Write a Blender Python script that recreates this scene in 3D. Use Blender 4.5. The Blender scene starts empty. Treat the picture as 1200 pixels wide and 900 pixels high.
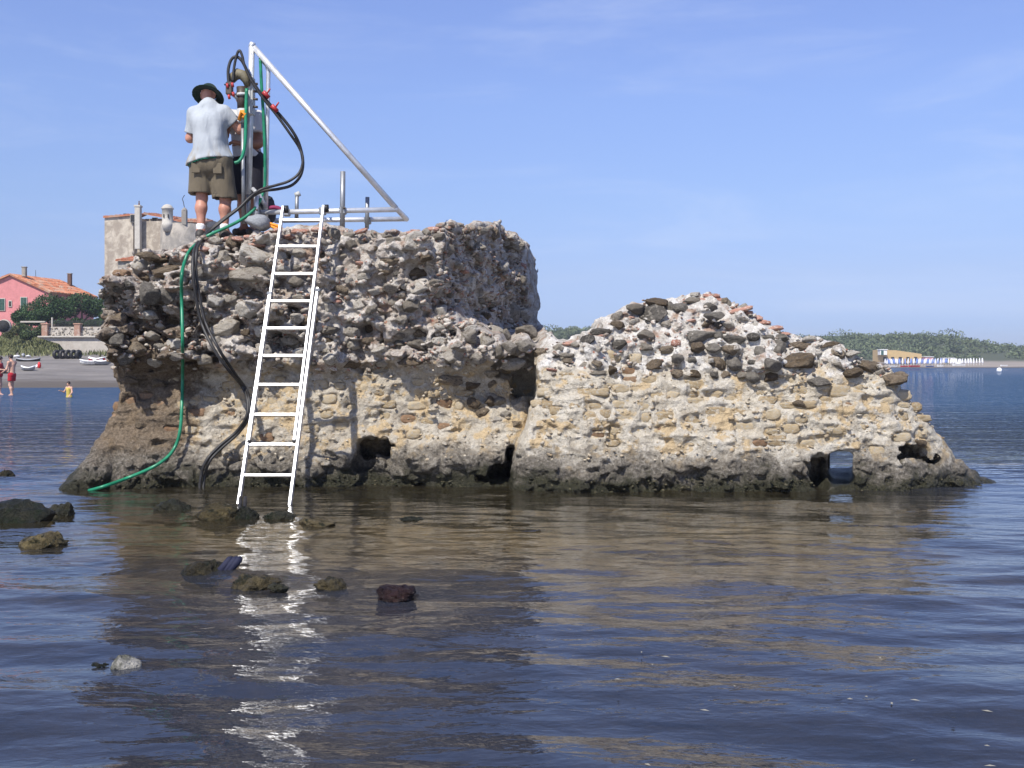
import bpy, bmesh, math, random
import numpy as np
from mathutils import Vector, Matrix
random.seed(7); RNG = np.random.default_rng(7)
SC = bpy.context.scene
COL = SC.collection
R = math.radians

# ------------------------------------------------------------------ camera, sky, sun, exposure
F_PX, HOR, EYE = 1287.0, 426.0, 1.3           # focal length in photo pixels, horizon row, eye height
cam_d = bpy.data.cameras.new("camera"); cam = bpy.data.objects.new("camera", cam_d); COL.objects.link(cam)
cam.location = (0, 0, EYE); cam.rotation_euler = (R(90), 0, 0)
cam_d.sensor_width = 36; cam_d.lens = 36 * F_PX / 1200; cam_d.shift_y = -(450 - HOR) / 1200
cam_d.clip_start = 0.05; cam_d.clip_end = 20000
SC.camera = cam
SUN_EL, SUN_AZ = 50, 24                        # degrees; azimuth is measured behind the camera, to its left
world = bpy.data.worlds.new("World"); SC.world = world; world.use_nodes = True
wn = world.node_tree.nodes; wl = world.node_tree.links
sky = wn.new("ShaderNodeTexSky"); sky.sky_type = 'NISHITA'; sky.sun_disc = False
sky.sun_elevation = R(SUN_EL); sky.sun_rotation = R(180 + SUN_AZ)
sky.air_density = 1.0; sky.dust_density = 0.1; sky.ozone_density = 3.0; sky.altitude = 0
tc = wn.new("ShaderNodeTexCoord"); sx = wn.new("ShaderNodeSeparateXYZ"); wl.new(tc.outputs["Generated"], sx.inputs[0])
rp = wn.new("ShaderNodeValToRGB"); e = rp.color_ramp.elements         # summer haze: the low sky is duller and bluer than clean air
for i_, (p_, c_) in enumerate(((0.0, (.37, .45, .80)), (.032, (.39, .46, .80)), (.08, (.56, .55, .76)), (.143, (.72, .69, .86)), (.229, (.90, .84, 1.03)), (.314, (1.0, .91, 1.14)), (.6, (1.0, .92, 1.15)))):
    el_ = e[i_] if i_ < 2 else e.new(p_)
    el_.position = p_; el_.color = (*[v / 1.2 for v in c_], 1)
wl.new(sx.outputs[2], rp.inputs[0])
mx = wn.new("ShaderNodeMix"); mx.data_type = 'RGBA'; mx.blend_type = 'MULTIPLY'; mx.inputs[0].default_value = 1.0
wl.new(sky.outputs[0], mx.inputs[6]); wl.new(rp.outputs[0], mx.inputs[7]); 
mp = wn.new("ShaderNodeMapping"); mp.inputs["Scale"].default_value = (2.2, 2.2, 13.0); mp.inputs["Rotation"].default_value = (0.10, -0.06, 0.3); wl.new(tc.outputs["Generated"], mp.inputs[0])
cn = wn.new("ShaderNodeTexNoise"); cn.inputs["Scale"].default_value = 1.6; cn.inputs["Detail"].default_value = 7; cn.inputs["Roughness"].default_value = 0.6; cn.inputs["Distortion"].default_value = 0.5; wl.new(mp.outputs[0], cn.inputs["Vector"])
cr = wn.new("ShaderNodeMapRange"); cr.interpolation_type = 'SMOOTHSTEP'; cr.inputs[1].default_value = 0.46; cr.inputs[2].default_value = 0.80; cr.inputs[4].default_value = 0.22; wl.new(cn.outputs[0], cr.inputs[0])
m2 = wn.new("ShaderNodeMix"); m2.data_type = 'RGBA'; wl.new(cr.outputs[0], m2.inputs[0]); wl.new(mx.outputs[2], m2.inputs[6]); m2.inputs[7].default_value = (4.3, 4.7, 5.6, 1)   # thin high cloud
wl.new(m2.outputs[2], wn["Background"].inputs[0]); wn["Background"].inputs[1].default_value = 0.143
sun_d = bpy.data.lights.new("sun", 'SUN'); sun = bpy.data.objects.new("sun", sun_d); COL.objects.link(sun)
sun_d.energy = 5.0; sun_d.angle = R(0.53); sun_d.color = (1.0, 0.95, 0.87)
sdir = Vector((-math.sin(R(SUN_AZ)) * math.cos(R(SUN_EL)), -math.cos(R(SUN_AZ)) * math.cos(R(SUN_EL)), math.sin(R(SUN_EL))))
sun.rotation_euler = sdir.to_track_quat('Z', 'Y').to_euler(); sun.location = sdir * 60
SC.view_settings.view_transform = 'Standard'; SC.view_settings.look = 'None'
SC.view_settings.exposure = 0.40; SC.view_settings.gamma = 1.0
SC.cycles.max_bounces = 8; SC.cycles.transparent_max_bounces = 12

# ------------------------------------------------------------------ helpers
def P(px, py, Y):
    """world point seen at photo pixel (px, py) at distance Y"""
    return Vector(((px - 600) / F_PX * Y, Y, EYE - (py - HOR) / F_PX * Y))

def mesh_from(name, V, Fc, mat=None, smooth=True):
    me = bpy.data.meshes.new(name)
    if isinstance(V, np.ndarray) and isinstance(Fc, np.ndarray):
        n, k = Fc.shape
        me.vertices.add(len(V)); me.vertices.foreach_set("co", V.astype(np.float32).ravel())
        me.loops.add(n * k); me.loops.foreach_set("vertex_index", Fc.astype(np.int32).ravel())
        me.polygons.add(n); me.polygons.foreach_set("loop_start", np.arange(0, n * k, k, dtype=np.int32))
        me.update(calc_edges=True); me.validate()
    else:
        me.from_pydata([tuple(v) for v in V], [], [tuple(f) for f in Fc]); me.update()
    if smooth:
        me.polygons.foreach_set("use_smooth", np.ones(len(me.polygons), dtype=bool))
    if mat is not None: me.materials.append(mat)
    return me

def put(name, me, parent=None, loc=(0, 0, 0), rot=(0, 0, 0), scale=(1, 1, 1)):
    o = bpy.data.objects.new(name, me); COL.objects.link(o)
    o.location = loc; o.rotation_euler = rot; o.scale = scale
    if parent is not None: o.parent = parent
    return o

def tag(o, label, cat, group=None):
    o["label"] = label; o["category"] = cat
    if group: o["group"] = group
    return o

def thing(name, label, cat, loc=(0, 0, 0), rz=0, group=None):
    o = bpy.data.objects.new(name, None); COL.objects.link(o); o.empty_display_size = 0.1
    o.location = loc; o.rotation_euler = (0, 0, rz)
    return tag(o, label, cat, group)

def dup(root, loc, rz=0, label=None, scale=None):
    r = root.copy(); COL.objects.link(r); r.location = loc; r.rotation_euler = (0, 0, rz)
    if scale is not None: r.scale = scale
    if label: r["label"] = label
    for ch in list(root.children):
        c = ch.copy(); COL.objects.link(c); c.parent = r
        for g in list(ch.children):
            d = g.copy(); COL.objects.link(d); d.parent = c
    return r

class MB:
    """small mesh builder: boxes, tubes, lathes, loose faces; .build() links ONE mesh object"""
    def __init__(s): s.v = []; s.f = []
    def add(s, V, Fc):
        n = len(s.v); s.v += [tuple(v) for v in V]; s.f += [tuple(i + n for i in f) for f in Fc]; return s
    def box(s, c, size, M=None, bev=0.0):
        x, y, z = size[0] / 2, size[1] / 2, size[2] / 2
        bm = bmesh.new(); bmesh.ops.create_cube(bm, size=1)
        for v in bm.verts: v.co = Vector((v.co.x * 2 * x, v.co.y * 2 * y, v.co.z * 2 * z))
        if bev > 0: bmesh.ops.bevel(bm, geom=bm.edges[:], offset=bev, segments=1, affect='EDGES')
        bm.verts.index_update()
        V = [v.co.copy() for v in bm.verts]; Fc = [[v.index for v in f.verts] for f in bm.faces]; bm.free()
        if M is not None: V = [M @ v for v in V]
        return s.add([v + Vector(c) for v in V], Fc)
    def bar(s, a, b, w, h, up=(0, 0, 1), bev=0.0):
        a, b = Vector(a), Vector(b); d = (b - a); L = d.length; d.normalize()
        u = Vector(up); x = d.cross(u).normalized(); u2 = x.cross(d).normalized()
        M = Matrix((x, d, u2)).transposed()
        return s.box((a + b) / 2, (w, L, h), M, bev)
    def tube(s, pts, r, n=10, caps=True):
        pts = [Vector(p) for p in pts]; N = len(pts)
        rs = r if isinstance(r, (list, tuple)) else [r] * N
        t0 = (pts[1] - pts[0]).normalized()
        nrm = t0.orthogonal().normalized(); V = []; Fc = []
        for i in range(N):
            t = (pts[min(i + 1, N - 1)] - pts[max(i - 1, 0)])
            t = t.normalized() if t.length > 1e-9 else t0
            nrm = (nrm - t * nrm.dot(t)); nrm = nrm.normalized() if nrm.length > 1e-6 else t.orthogonal().normalized()
            bn = t.cross(nrm)
            for k in range(n):
                a = 2 * math.pi * k / n
                V.append(pts[i] + (nrm * math.cos(a) + bn * math.sin(a)) * rs[i])
        for i in range(N - 1):
            for k in range(n):
                k2 = (k + 1) % n
                Fc.append((i * n + k, i * n + k2, (i + 1) * n + k2, (i + 1) * n + k))
        if caps:
            Fc.append(tuple(range(n - 1, -1, -1))); Fc.append(tuple((N - 1) * n + k for k in range(n)))
        return s.add(V, Fc)
    def lathe(s, c, prof, n=20):
        V = []; Fc = []
        for (r, z) in prof:
            for k in range(n):
                a = 2 * math.pi * k / n; V.append((c[0] + r * math.cos(a), c[1] + r * math.sin(a), c[2] + z))
        for i in range(len(prof) - 1):
            for k in range(n):
                k2 = (k + 1) % n
                Fc.append((i * n + k, i * n + k2, (i + 1) * n + k2, (i + 1) * n + k))
        Fc.append(tuple(range(n - 1, -1, -1))); Fc.append(tuple((len(prof) - 1) * n + k for k in range(n)))
        return s.add(V, Fc)
    def build(s, name, mat, parent=None, smooth=False, loc=(0, 0, 0)):
        me = mesh_from(name, s.v, s.f, mat, smooth)
        return put(name, me, parent, loc)

def catmull(pts, n=8):
    pts = [Vector(p) for p in pts]; out = []
    q = [pts[0] * 2 - pts[1]] + pts + [pts[-1] * 2 - pts[-2]]
    for i in range(1, len(q) - 2):
        for k in range(n):
            t = k / n; a, b, c, d = q[i - 1], q[i], q[i + 1], q[i + 2]
            out.append(0.5 * ((2 * b) + (c - a) * t + (2 * a - 5 * b + 4 * c - d) * t * t + (3 * b - a - 3 * c + d) * t ** 3))
    out.append(pts[-1]); return out

def smooth01(a, b, x):
    t = np.clip((x - a) / (b - a), 0, 1); return t * t * (3 - 2 * t)

def _hash(ix, iy, iz, seed):
    h = (ix.astype(np.uint32) * np.uint32(374761393) + iy.astype(np.uint32) * np.uint32(668265263)
         + iz.astype(np.uint32) * np.uint32(2147483647 & 1274126177) + np.uint32((seed * 974711 + 12345) & 0xffffffff))
    h = (h ^ (h >> np.uint32(13))) * np.uint32(1274126177)
    h = h ^ (h >> np.uint32(16))
    return (h & np.uint32(0xffff)).astype(np.float32) / 65535.0

def vnoise(x, y, z, seed=0):
    """value noise in -1..1 at arrays of points"""
    x = np.asarray(x, np.float32); y = np.asarray(y, np.float32); z = np.asarray(z, np.float32)
    x, y, z = np.broadcast_arrays(x, y, z)
    fx, fy, fz = np.floor(x), np.floor(y), np.floor(z)
    ix, iy, iz = fx.astype(np.int32), fy.astype(np.int32), fz.astype(np.int32)
    u, v, w = x - fx, y - fy, z - fz
    u = u * u * (3 - 2 * u); v = v * v * (3 - 2 * v); w = w * w * (3 - 2 * w)
    out = 0
    for a in (0, 1):
        for b in (0, 1):
            for c in (0, 1):
                wt = (u if a else 1 - u) * (v if b else 1 - v) * (w if c else 1 - w)
                out = out + wt * _hash(ix + a, iy + b, iz + c, seed)
    return out * 2 - 1

def fbm(x, y, z, seed=0, octs=3, gain=0.5):
    s = 0; a = 1.0; f = 1.0
    for i in range(octs):
        s = s + a * vnoise(x * f + 17.3 * i, y * f + 5.1 * i, z * f + 9.7 * i, seed + i); a *= gain; f *= 2.03
    return s

def surface_nets(D, xs, ys, zs):
    """skin of D<0 on a rectilinear grid: vertices (n,3), quads (m,4)"""
    S = D < 0
    nx, ny, nz = D.shape
    c = np.zeros((nx - 1, ny - 1, nz - 1), np.int8)
    for a in (0, 1):
        for b in (0, 1):
            for d in (0, 1):
                c += S[a:nx - 1 + a, b:ny - 1 + b, d:nz - 1 + d]
    act = (c > 0) & (c < 8)
    I, J, K = np.nonzero(act); n = len(I)
    idx = np.full(act.shape, -1, np.int32); idx[act] = np.arange(n)
    acc = np.zeros((n, 3), np.float32); cnt = np.zeros(n, np.float32)
    corners = [(a, b, d) for a in (0, 1) for b in (0, 1) for d in (0, 1)]
    vals = {cn: D[I + cn[0], J + cn[1], K + cn[2]] for cn in corners}
    for c0 in corners:
        for ax in range(3):
            if c0[ax] == 0:
                c1 = list(c0); c1[ax] = 1; c1 = tuple(c1)
                d0, d1 = vals[c0], vals[c1]; m = (d0 < 0) != (d1 < 0)
                t = np.where(m, d0 / np.where(m, d0 - d1, 1), 0)
                p = np.array(c0, np.float32)[None, :].repeat(n, 0); p[:, ax] += t
                acc += p * m[:, None]; cnt += m
    acc /= cnt[:, None]
    px = np.interp(I + acc[:, 0], np.arange(nx), xs); py = np.interp(J + acc[:, 1], np.arange(ny), ys)
    pz = np.interp(K + acc[:, 2], np.arange(nz), zs)
    V = np.stack([px, py, pz], 1); Q = []
    # x edges
    m = S[:-1, 1:-1, 1:-1] != S[1:, 1:-1, 1:-1]; i, j, k = np.nonzero(m); j += 1; k += 1
    q = np.stack([idx[i, j - 1, k - 1], idx[i, j, k - 1], idx[i, j, k], idx[i, j - 1, k]], 1)
    fl = S[i + 1, j, k]; q[fl] = q[fl][:, ::-1]; Q.append(q)
    m = S[1:-1, :-1, 1:-1] != S[1:-1, 1:, 1:-1]; i, j, k = np.nonzero(m); i += 1; k += 1
    q = np.stack([idx[i - 1, j, k - 1], idx[i - 1, j, k], idx[i, j, k], idx[i, j, k - 1]], 1)
    fl = S[i, j + 1, k]; q[fl] = q[fl][:, ::-1]; Q.append(q)
    m = S[1:-1, 1:-1, :-1] != S[1:-1, 1:-1, 1:]; i, j, k = np.nonzero(m); i += 1; j += 1
    q = np.stack([idx[i - 1, j - 1, k], idx[i, j - 1, k], idx[i, j, k], idx[i - 1, j, k]], 1)
    fl = S[i, j, k + 1]; q[fl] = q[fl][:, ::-1]; Q.append(q)
    Q = np.concatenate(Q); Q = Q[(Q >= 0).all(1)]
    return V, Q

# ------------------------------------------------------------------ materials
class NT:
    def __init__(s, name):
        s.m = bpy.data.materials.new(name); s.m.use_nodes = True
        s.t = s.m.node_tree; s.n = s.t.nodes; s.l = s.t.links
        s.b = s.n["Principled BSDF"]; s.out = s.n["Material Output"]
    def node(s, typ, **kw):
        nd = s.n.new(typ)
        for k, v in kw.items(): setattr(nd, k, v)
        return nd
    def lk(s, a, b): s.l.new(a, b); return b
    def coord(s, kind="Object"):
        if kind == "Position": return s.node("ShaderNodeNewGeometry").outputs["Position"]
        return s.node("ShaderNodeTexCoord").outputs[kind]
    def mapped(s, src, scale):
        mp = s.node("ShaderNodeMapping"); mp.inputs["Scale"].default_value = scale; s.lk(src, mp.inputs[0]); return mp.outputs[0]
    def noise(s, src, scale, detail=4, rough=0.6, dist=0.0):
        nd = s.node("ShaderNodeTexNoise"); nd.inputs["Scale"].default_value = scale; nd.inputs["Detail"].default_value = detail
        nd.inputs["Roughness"].default_value = rough; nd.inputs["Distortion"].default_value = dist
        s.lk(src, nd.inputs["Vector"]); return nd.outputs["Fac"]
    def voro(s, src, scale, feature='F1'):
        nd = s.node("ShaderNodeTexVoronoi", feature=feature); nd.inputs["Scale"].default_value = scale
        s.lk(src, nd.inputs["Vector"]); return nd.outputs["Distance"]
    def ramp(s, fac, stops):
        nd = s.node("ShaderNodeValToRGB"); e = nd.color_ramp.elements
        while len(e) > 1: e.remove(e[-1])
        for i, (p, c) in enumerate(stops):
            c = (c, c, c) if isinstance(c, (int, float)) else c
            if i == 0: el = e[0]; el.position = p
            else: el = e.new(p)
            el.color = (*c, 1)
        s.lk(fac, nd.inputs[0]); return nd.outputs[0]
    def mix(s, fac, a, b, blend='MIX'):
        nd = s.node("ShaderNodeMix", data_type='RGBA', blend_type=blend)
        for src, i in ((fac, 0), (a, 6), (b, 7)):
            if hasattr(src, "is_linked"): s.lk(src, nd.inputs[i])
            elif i == 0: nd.inputs[0].default_value = src
            else: nd.inputs[i].default_value = (*src, 1) if len(src) == 3 else src
        return nd.outputs[2]
    def math(s, op, a, b=0.0, c=0.0):
        nd = s.node("ShaderNodeMath", operation=op)
        for i, v in enumerate((a, b, c)):
            if hasattr(v, "is_linked"): s.lk(v, nd.inputs[i])
            else: nd.inputs[i].default_value = v
        return nd.outputs[0]
    def mapr(s, v, a, b, c=0.0, d=1.0):
        nd = s.node("ShaderNodeMapRange", interpolation_type='SMOOTHSTEP')
        s.lk(v, nd.inputs[0])
        for i, x in enumerate((a, b, c, d)): nd.inputs[i + 1].default_value = x
        return nd.outputs[0]
    def bump(s, h, strength, dist=0.02, nrm=None):
        nd = s.node("ShaderNodeBump"); nd.inputs["Strength"].default_value = strength; nd.inputs["Distance"].default_value = dist
        s.lk(h, nd.inputs["Height"])
        if nrm is not None: s.lk(nrm, nd.inputs["Normal"])
        return nd.outputs[0]
    def base(s, c):
        if hasattr(c, "is_linked"): s.lk(c, s.b.inputs["Base Color"])
        else: s.b.inputs["Base Color"].default_value = (*c, 1)
    def val(s, k, v):
        if hasattr(v, "is_linked"): s.lk(v, s.b.inputs[k])
        else: s.b.inputs[k].default_value = v

def plain(name, c, rough=0.6, metal=0.0, var=0.25, scale=6.0, bump=0.1, bscale=60.0, bdist=0.004, coord="Object", spec=0.4):
    m = NT(name); co = m.coord(coord)
    n = m.noise(co, scale, 5, 0.65)
    lo = tuple(x * (1 - var) for x in c); hi = tuple(min(1, x * (1 + var)) for x in c)
    m.base(m.ramp(n, [(0.3, lo), (0.7, hi)]))
    m.val("Roughness", rough); m.val("Metallic", metal); m.val("Specular IOR Level", spec)
    if bump: m.val("Normal", m.bump(m.noise(co, bscale, 3), bump, bdist))
    return m.m

def rock_mat(name, lo, mid, hi, spots=None, scale=9.0, island=False, rough=0.9, bump=0.5, pos=False):
    """a stone's own colour, varied from piece to piece"""
    m = NT(name); co = m.coord("Position" if pos else "Object")
    if pos:
        rnd = m.node("ShaderNodeNewGeometry").outputs["Random Per Island"] if island else m.node("ShaderNodeObjectInfo").outputs["Random"]
    else:
        rnd = m.node("ShaderNodeObjectInfo").outputs["Random"]
        off = m.node("ShaderNodeVectorMath", operation='MULTIPLY_ADD'); m.lk(co, off.inputs[0]); off.inputs[1].default_value = (1, 1, 1)
        cx = m.node("ShaderNodeCombineXYZ"); m.lk(m.math('MULTIPLY', rnd, 37.0), cx.inputs[0]); m.lk(m.math('MULTIPLY', rnd, 11.0), cx.inputs[1])
        m.lk(cx.outputs[0], off.inputs[2]); co = off.outputs[0]
    n = m.noise(co, scale, 6, 0.7, 0.4)
    n2 = m.math('ADD', m.math('MULTIPLY', n, 0.75), m.math('MULTIPLY', rnd, 0.3))
    c = m.ramp(n2, [(0.32, lo), (0.52, mid), (0.74, hi)])
    if spots:
        c = m.mix(m.mapr(m.noise(co, scale * 1.6, 5, 0.65), 0.52, 0.62), c, spots)
    sp = m.noise(co, scale * 9, 3, 0.7)
    c = m.mix(0.55, c, m.ramp(sp, [(0.3, 0.45), (0.7, 1.0)]), 'MULTIPLY')
    m.base(c); m.val("Roughness", rough); m.val("Specular IOR Level", 0.25)
    h = m.math('ADD', m.noise(co, scale * 3, 6, 0.75), m.math('MULTIPLY', m.voro(co, scale * 5), 0.35)); h = m.math('ADD', h, m.math('MULTIPLY', m.mapr(m.voro(co, scale * 9), 0.02, 0.35), 0.30))
    m.val("Normal", m.bump(h, bump, 0.045 if not pos else 0.02))
    return m.m

# ------------------------------------------------------------------ the ruin
def core_material(name, brown_x=None, up_cols=None):
    m = NT(name); pos = m.coord("Position")
    sx = m.node("ShaderNodeSeparateXYZ"); m.lk(pos, sx.inputs[0]); z = sx.outputs[2]; x = sx.outputs[0]
    nb = m.noise(pos, 1.7, 5, 0.6); nm = m.noise(pos, 6.0, 6, 0.65, 0.3); nf = m.noise(pos, 34.0, 5, 0.7); ng = m.noise(pos, 110.0, 3, 0.7)
    zz = m.math('ADD', z, m.math('MULTIPLY', m.math('SUBTRACT', nm, 0.5), 0.5))
    zz = m.math('ADD', zz, m.math('MULTIPLY', m.math('SUBTRACT', nb, 0.5), 0.5))
    up = m.ramp(m.math('ADD', m.math('MULTIPLY', nm, 0.7), m.math('MULTIPLY', nf, 0.3)),
                [(p_, c_) for p_, c_ in zip((0.30, 0.43, 0.54, 0.70), up_cols)])
    up = m.mix(m.mapr(m.noise(pos, 4.1, 4, 0.6), 0.55, 0.66), up, (0.40, 0.29, 0.22))     # pinkish brick-dust mortar
    up = m.mix(m.mapr(m.noise(pos, 15.0, 3, 0.5), 0.66, 0.72), up, (0.36, 0.15, 0.10))    # crumbs of tile
    lowc = m.ramp(m.math('ADD', m.math('MULTIPLY', nm, 0.6), m.math('MULTIPLY', nf, 0.4)),
                 [(0.28, (0.20, 0.155, 0.105)), (0.43, (0.41, 0.355, 0.275)), (0.56, (0.54, 0.49, 0.40)), (0.70, (0.64, 0.605, 0.53))] if brown_x is not None else [(0.28, (0.25, 0.20, 0.14)), (0.42, (0.47, 0.415, 0.325)), (0.54, (0.60, 0.55, 0.455)), (0.68, (0.70, 0.665, 0.59))])
    lowc = m.mix(m.mapr(m.noise(pos, 5.3, 4, 0.6), 0.51, 0.60), lowc, (0.54, 0.415, 0.25))
    c = m.mix(m.mapr(zz, 1.16, 1.34), lowc, up)
    if brown_x is not None:                                                            # earth-stained corner
        br = m.ramp(nf, [(0.3, (0.06, 0.043, 0.028)), (0.5, (0.155, 0.112, 0.072)), (0.7, (0.27, 0.21, 0.145))])
        xx = m.math('ADD', x, m.math('MULTIPLY', m.math('SUBTRACT', nm, 0.5), 1.1))
        f = m.math('MULTIPLY', m.mapr(xx, brown_x, brown_x + 0.35, 1, 0), m.mapr(zz, 1.5, 2.2, 1, 0))
        c = m.mix(m.math('MULTIPLY', f, 0.92), c, br)
    wet = m.ramp(nf, [(0.32, (0.06, 0.052, 0.042)), (0.5, (0.15, 0.132, 0.106)), (0.68, (0.29, 0.265, 0.225))])
    c = m.mix(m.mapr(zz, 0.22, 0.52, 1, 0), c, wet)
    alg = m.ramp(ng, [(0.36, (0.010, 0.011, 0.006)), (0.55, (0.035, 0.034, 0.018)), (0.72, (0.10, 0.09, 0.055))])
    c = m.mix(m.mapr(zz, 0.05, 0.25, 1, 0), c, alg)
    c = m.mix(0.6, c, m.ramp(ng, [(0.3, 0.42), (0.62, 1.0)]), 'MULTIPLY')
    m.base(c)
    m.val("Roughness", m.mapr(zz, 0.05, 0.35, 0.45, 0.95)); m.val("Specular IOR Level", 0.3)
    h = m.math('ADD', m.math('MULTIPLY', nf, 1.0), m.math('MULTIPLY', m.noise(pos, 75.0, 5, 0.75), 0.55))
    h = m.math('ADD', h, m.math('MULTIPLY', m.voro(pos, 28.0), 0.5)); h = m.math('ADD', h, m.math('MULTIPLY', m.mapr(m.voro(pos, 62.0), 0.05, 0.42), 0.35)); h = m.math('ADD', h, m.math('MULTIPLY', m.noise(pos, 210.0, 3, 0.7), 0.22))
    m.val("Normal", m.bump(h, 0.9, 0.030))
    return m.m

M_core_l = core_material("mortar rubble of the tall block", -3.55, ((0.125, 0.092, 0.07), (0.37, 0.315, 0.262), (0.58, 0.535, 0.475), (0.75, 0.725, 0.68)))
M_core_r = core_material("mortar rubble of the low block", None, ((0.19, 0.155, 0.12), (0.50, 0.46, 0.40), (0.70, 0.67, 0.615), (0.80, 0.785, 0.745)))
M_stone = {
 'd': rock_mat("dark basalt", (0.062, 0.056, 0.048), (0.150, 0.135, 0.113), (0.29, 0.265, 0.225), (0.26, 0.235, 0.195), 2.2, bump=0.8),
 'g': rock_mat("grey stone", (0.165, 0.145, 0.115), (0.315, 0.28, 0.228), (0.49, 0.445, 0.375), (0.20, 0.165, 0.125), 2.4, bump=0.8),
 'l': rock_mat("pale limestone", (0.35, 0.31, 0.25), (0.54, 0.495, 0.42), (0.70, 0.665, 0.595), (0.36, 0.30, 0.225), 2.6, bump=0.8),
 't': rock_mat("tan porous stone", (0.12, 0.085, 0.05), (0.26, 0.20, 0.135), (0.42, 0.345, 0.25), (0.12, 0.10, 0.08), 2.8, bump=0.9),
 'y': rock_mat("yellow tuff", (0.31, 0.225, 0.125), (0.46, 0.36, 0.22), (0.56, 0.47, 0.33), (0.47, 0.43, 0.35), 2.2, bump=0.6),
 'o': rock_mat("reddish worn tuff", (0.16, 0.09, 0.05), (0.27, 0.165, 0.095), (0.38, 0.26, 0.165), (0.20, 0.15, 0.10), 2.2, bump=0.6),
 'r': rock_mat("terracotta tile", (0.25, 0.115, 0.08), (0.39, 0.20, 0.145), (0.48, 0.29, 0.22), (0.56, 0.48, 0.42), 2.0, bump=0.4),
}
M_rubble_up = rock_mat("loose rubble", (0.12, 0.10, 0.08), (0.34, 0.30, 0.25), (0.64, 0.60, 0.53), (0.30, 0.15, 0.10), 16, island=True, pos=True)
M_rubble_low = rock_mat("mortar crumbs", (0.20, 0.155, 0.10), (0.42, 0.35, 0.25), (0.60, 0.55, 0.45), (0.42, 0.31, 0.18), 16, island=True, pos=True)
M_weed = rock_mat("barnacles and weed", (0.012, 0.012, 0.007), (0.05, 0.045, 0.025), (0.15, 0.13, 0.08), (0.02, 0.03, 0.012), 30, island=True, pos=True, rough=0.5)

def ico(sub):
    bm = bmesh.new(); bmesh.ops.create_icosphere(bm, subdivisions=sub, radius=1); bm.verts.index_update()
    V = np.array([v.co[:] for v in bm.verts], np.float32); Fc = np.array([[v.index for v in f.verts] for f in bm.faces], np.int32); bm.free()
    return V, Fc
ICO = {k: ico(k) for k in (1, 2, 3, 4)}

def rock_shape(seed, sub=3, cuts=9, rough=0.10, box=False, squash=1.0):
    """a broken stone: ball cut by random planes, worn edges, pitted; about 1 in half-size"""
    rg = np.random.default_rng(seed); V, Fc = ICO[sub]; D = V / np.linalg.norm(V, axis=1)[:, None]
    N = rg.normal(size=(cuts, 3)); N /= np.linalg.norm(N, axis=1)[:, None]; d = rg.uniform(0.50, 0.95, cuts)
    if box:
        ax = np.concatenate([np.eye(3), -np.eye(3)]) + rg.normal(scale=0.10, size=(6, 3)); ax /= np.linalg.norm(ax, axis=1)[:, None]
        N = np.concatenate([ax, N[:3]]); d = np.concatenate([rg.uniform(0.72, 0.9, 6), rg.uniform(0.95, 1.1, 3)])
    dots = D @ N.T
    r = np.where(dots > 0.05, d[None] / np.maximum(dots, 0.05), 9.0)
    r = np.concatenate([r, np.full((len(D), 1), 1.12)], 1)
    k = 42.0
    r = (np.exp(-k * r).sum(1)); r = -np.log(r) / k                      # smooth minimum wears the edges
    Q = D * r[:, None]
    n = fbm(Q[:, 0] * 1.7 + seed, Q[:, 1] * 1.7, Q[:, 2] * 1.7, seed, 4, 0.55)
    n2 = vnoise(Q[:, 0] * 6.5, Q[:, 1] * 6.5 + seed, Q[:, 2] * 6.5, seed + 50)
    Q = Q * (1 + rough * n + rough * 0.45 * n2)[:, None]
    Q = Q / np.abs(Q).max(0)[None] * np.array([1, 1, squash])
    return Q.astype(np.float32), Fc

_rock_cache = {}
def rock_mesh(kind, variant):
    key = (kind, variant)
    if key not in _rock_cache:
        if kind == 'r': V, Fc = rock_shape(900 + variant, 2, 5, 0.05, True)
        elif kind in 'yo': V, Fc = rock_shape(500 + variant, 3, 4, 0.11, True)
        elif kind == 't': V, Fc = rock_shape(300 + variant, 4, 11, 0.14)
        elif kind == 'b': V, Fc = rock_shape(700 + variant, 3, 3, 0.04, True)
        else: V, Fc = rock_shape(100 + variant + 20 * 'dgl'.find(kind), 4, 12, 0.085)
        _rock_cache[key] = mesh_from("stone", V, Fc, M_stone.get(kind, M_stone['l']), True)
    return _rock_cache[key]

def poly_sd(px, pz, poly):
    """signed distance (negative inside) to a 2-D polygon"""
    d2 = np.full(px.shape, 1e9, np.float32); inside = np.zeros(px.shape, bool); n = len(poly)
    for i in range(n):
        ax, az = poly[i]; bx, bz = poly[(i + 1) % n]
        ex, ez = bx - ax, bz - az
        t = np.clip(((px - ax) * ex + (pz - az) * ez) / (ex * ex + ez * ez + 1e-12), 0, 1)
        d2 = np.minimum(d2, (px - ax - t * ex) ** 2 + (pz - az - t * ez) ** 2)
        c = ((az > pz) != (bz > pz)) & (px < (bx - ax) * (pz - az) / (bz - az + 1e-12) + ax)
        inside ^= c
    d = np.sqrt(d2); return np.where(inside, -d, d)

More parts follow.
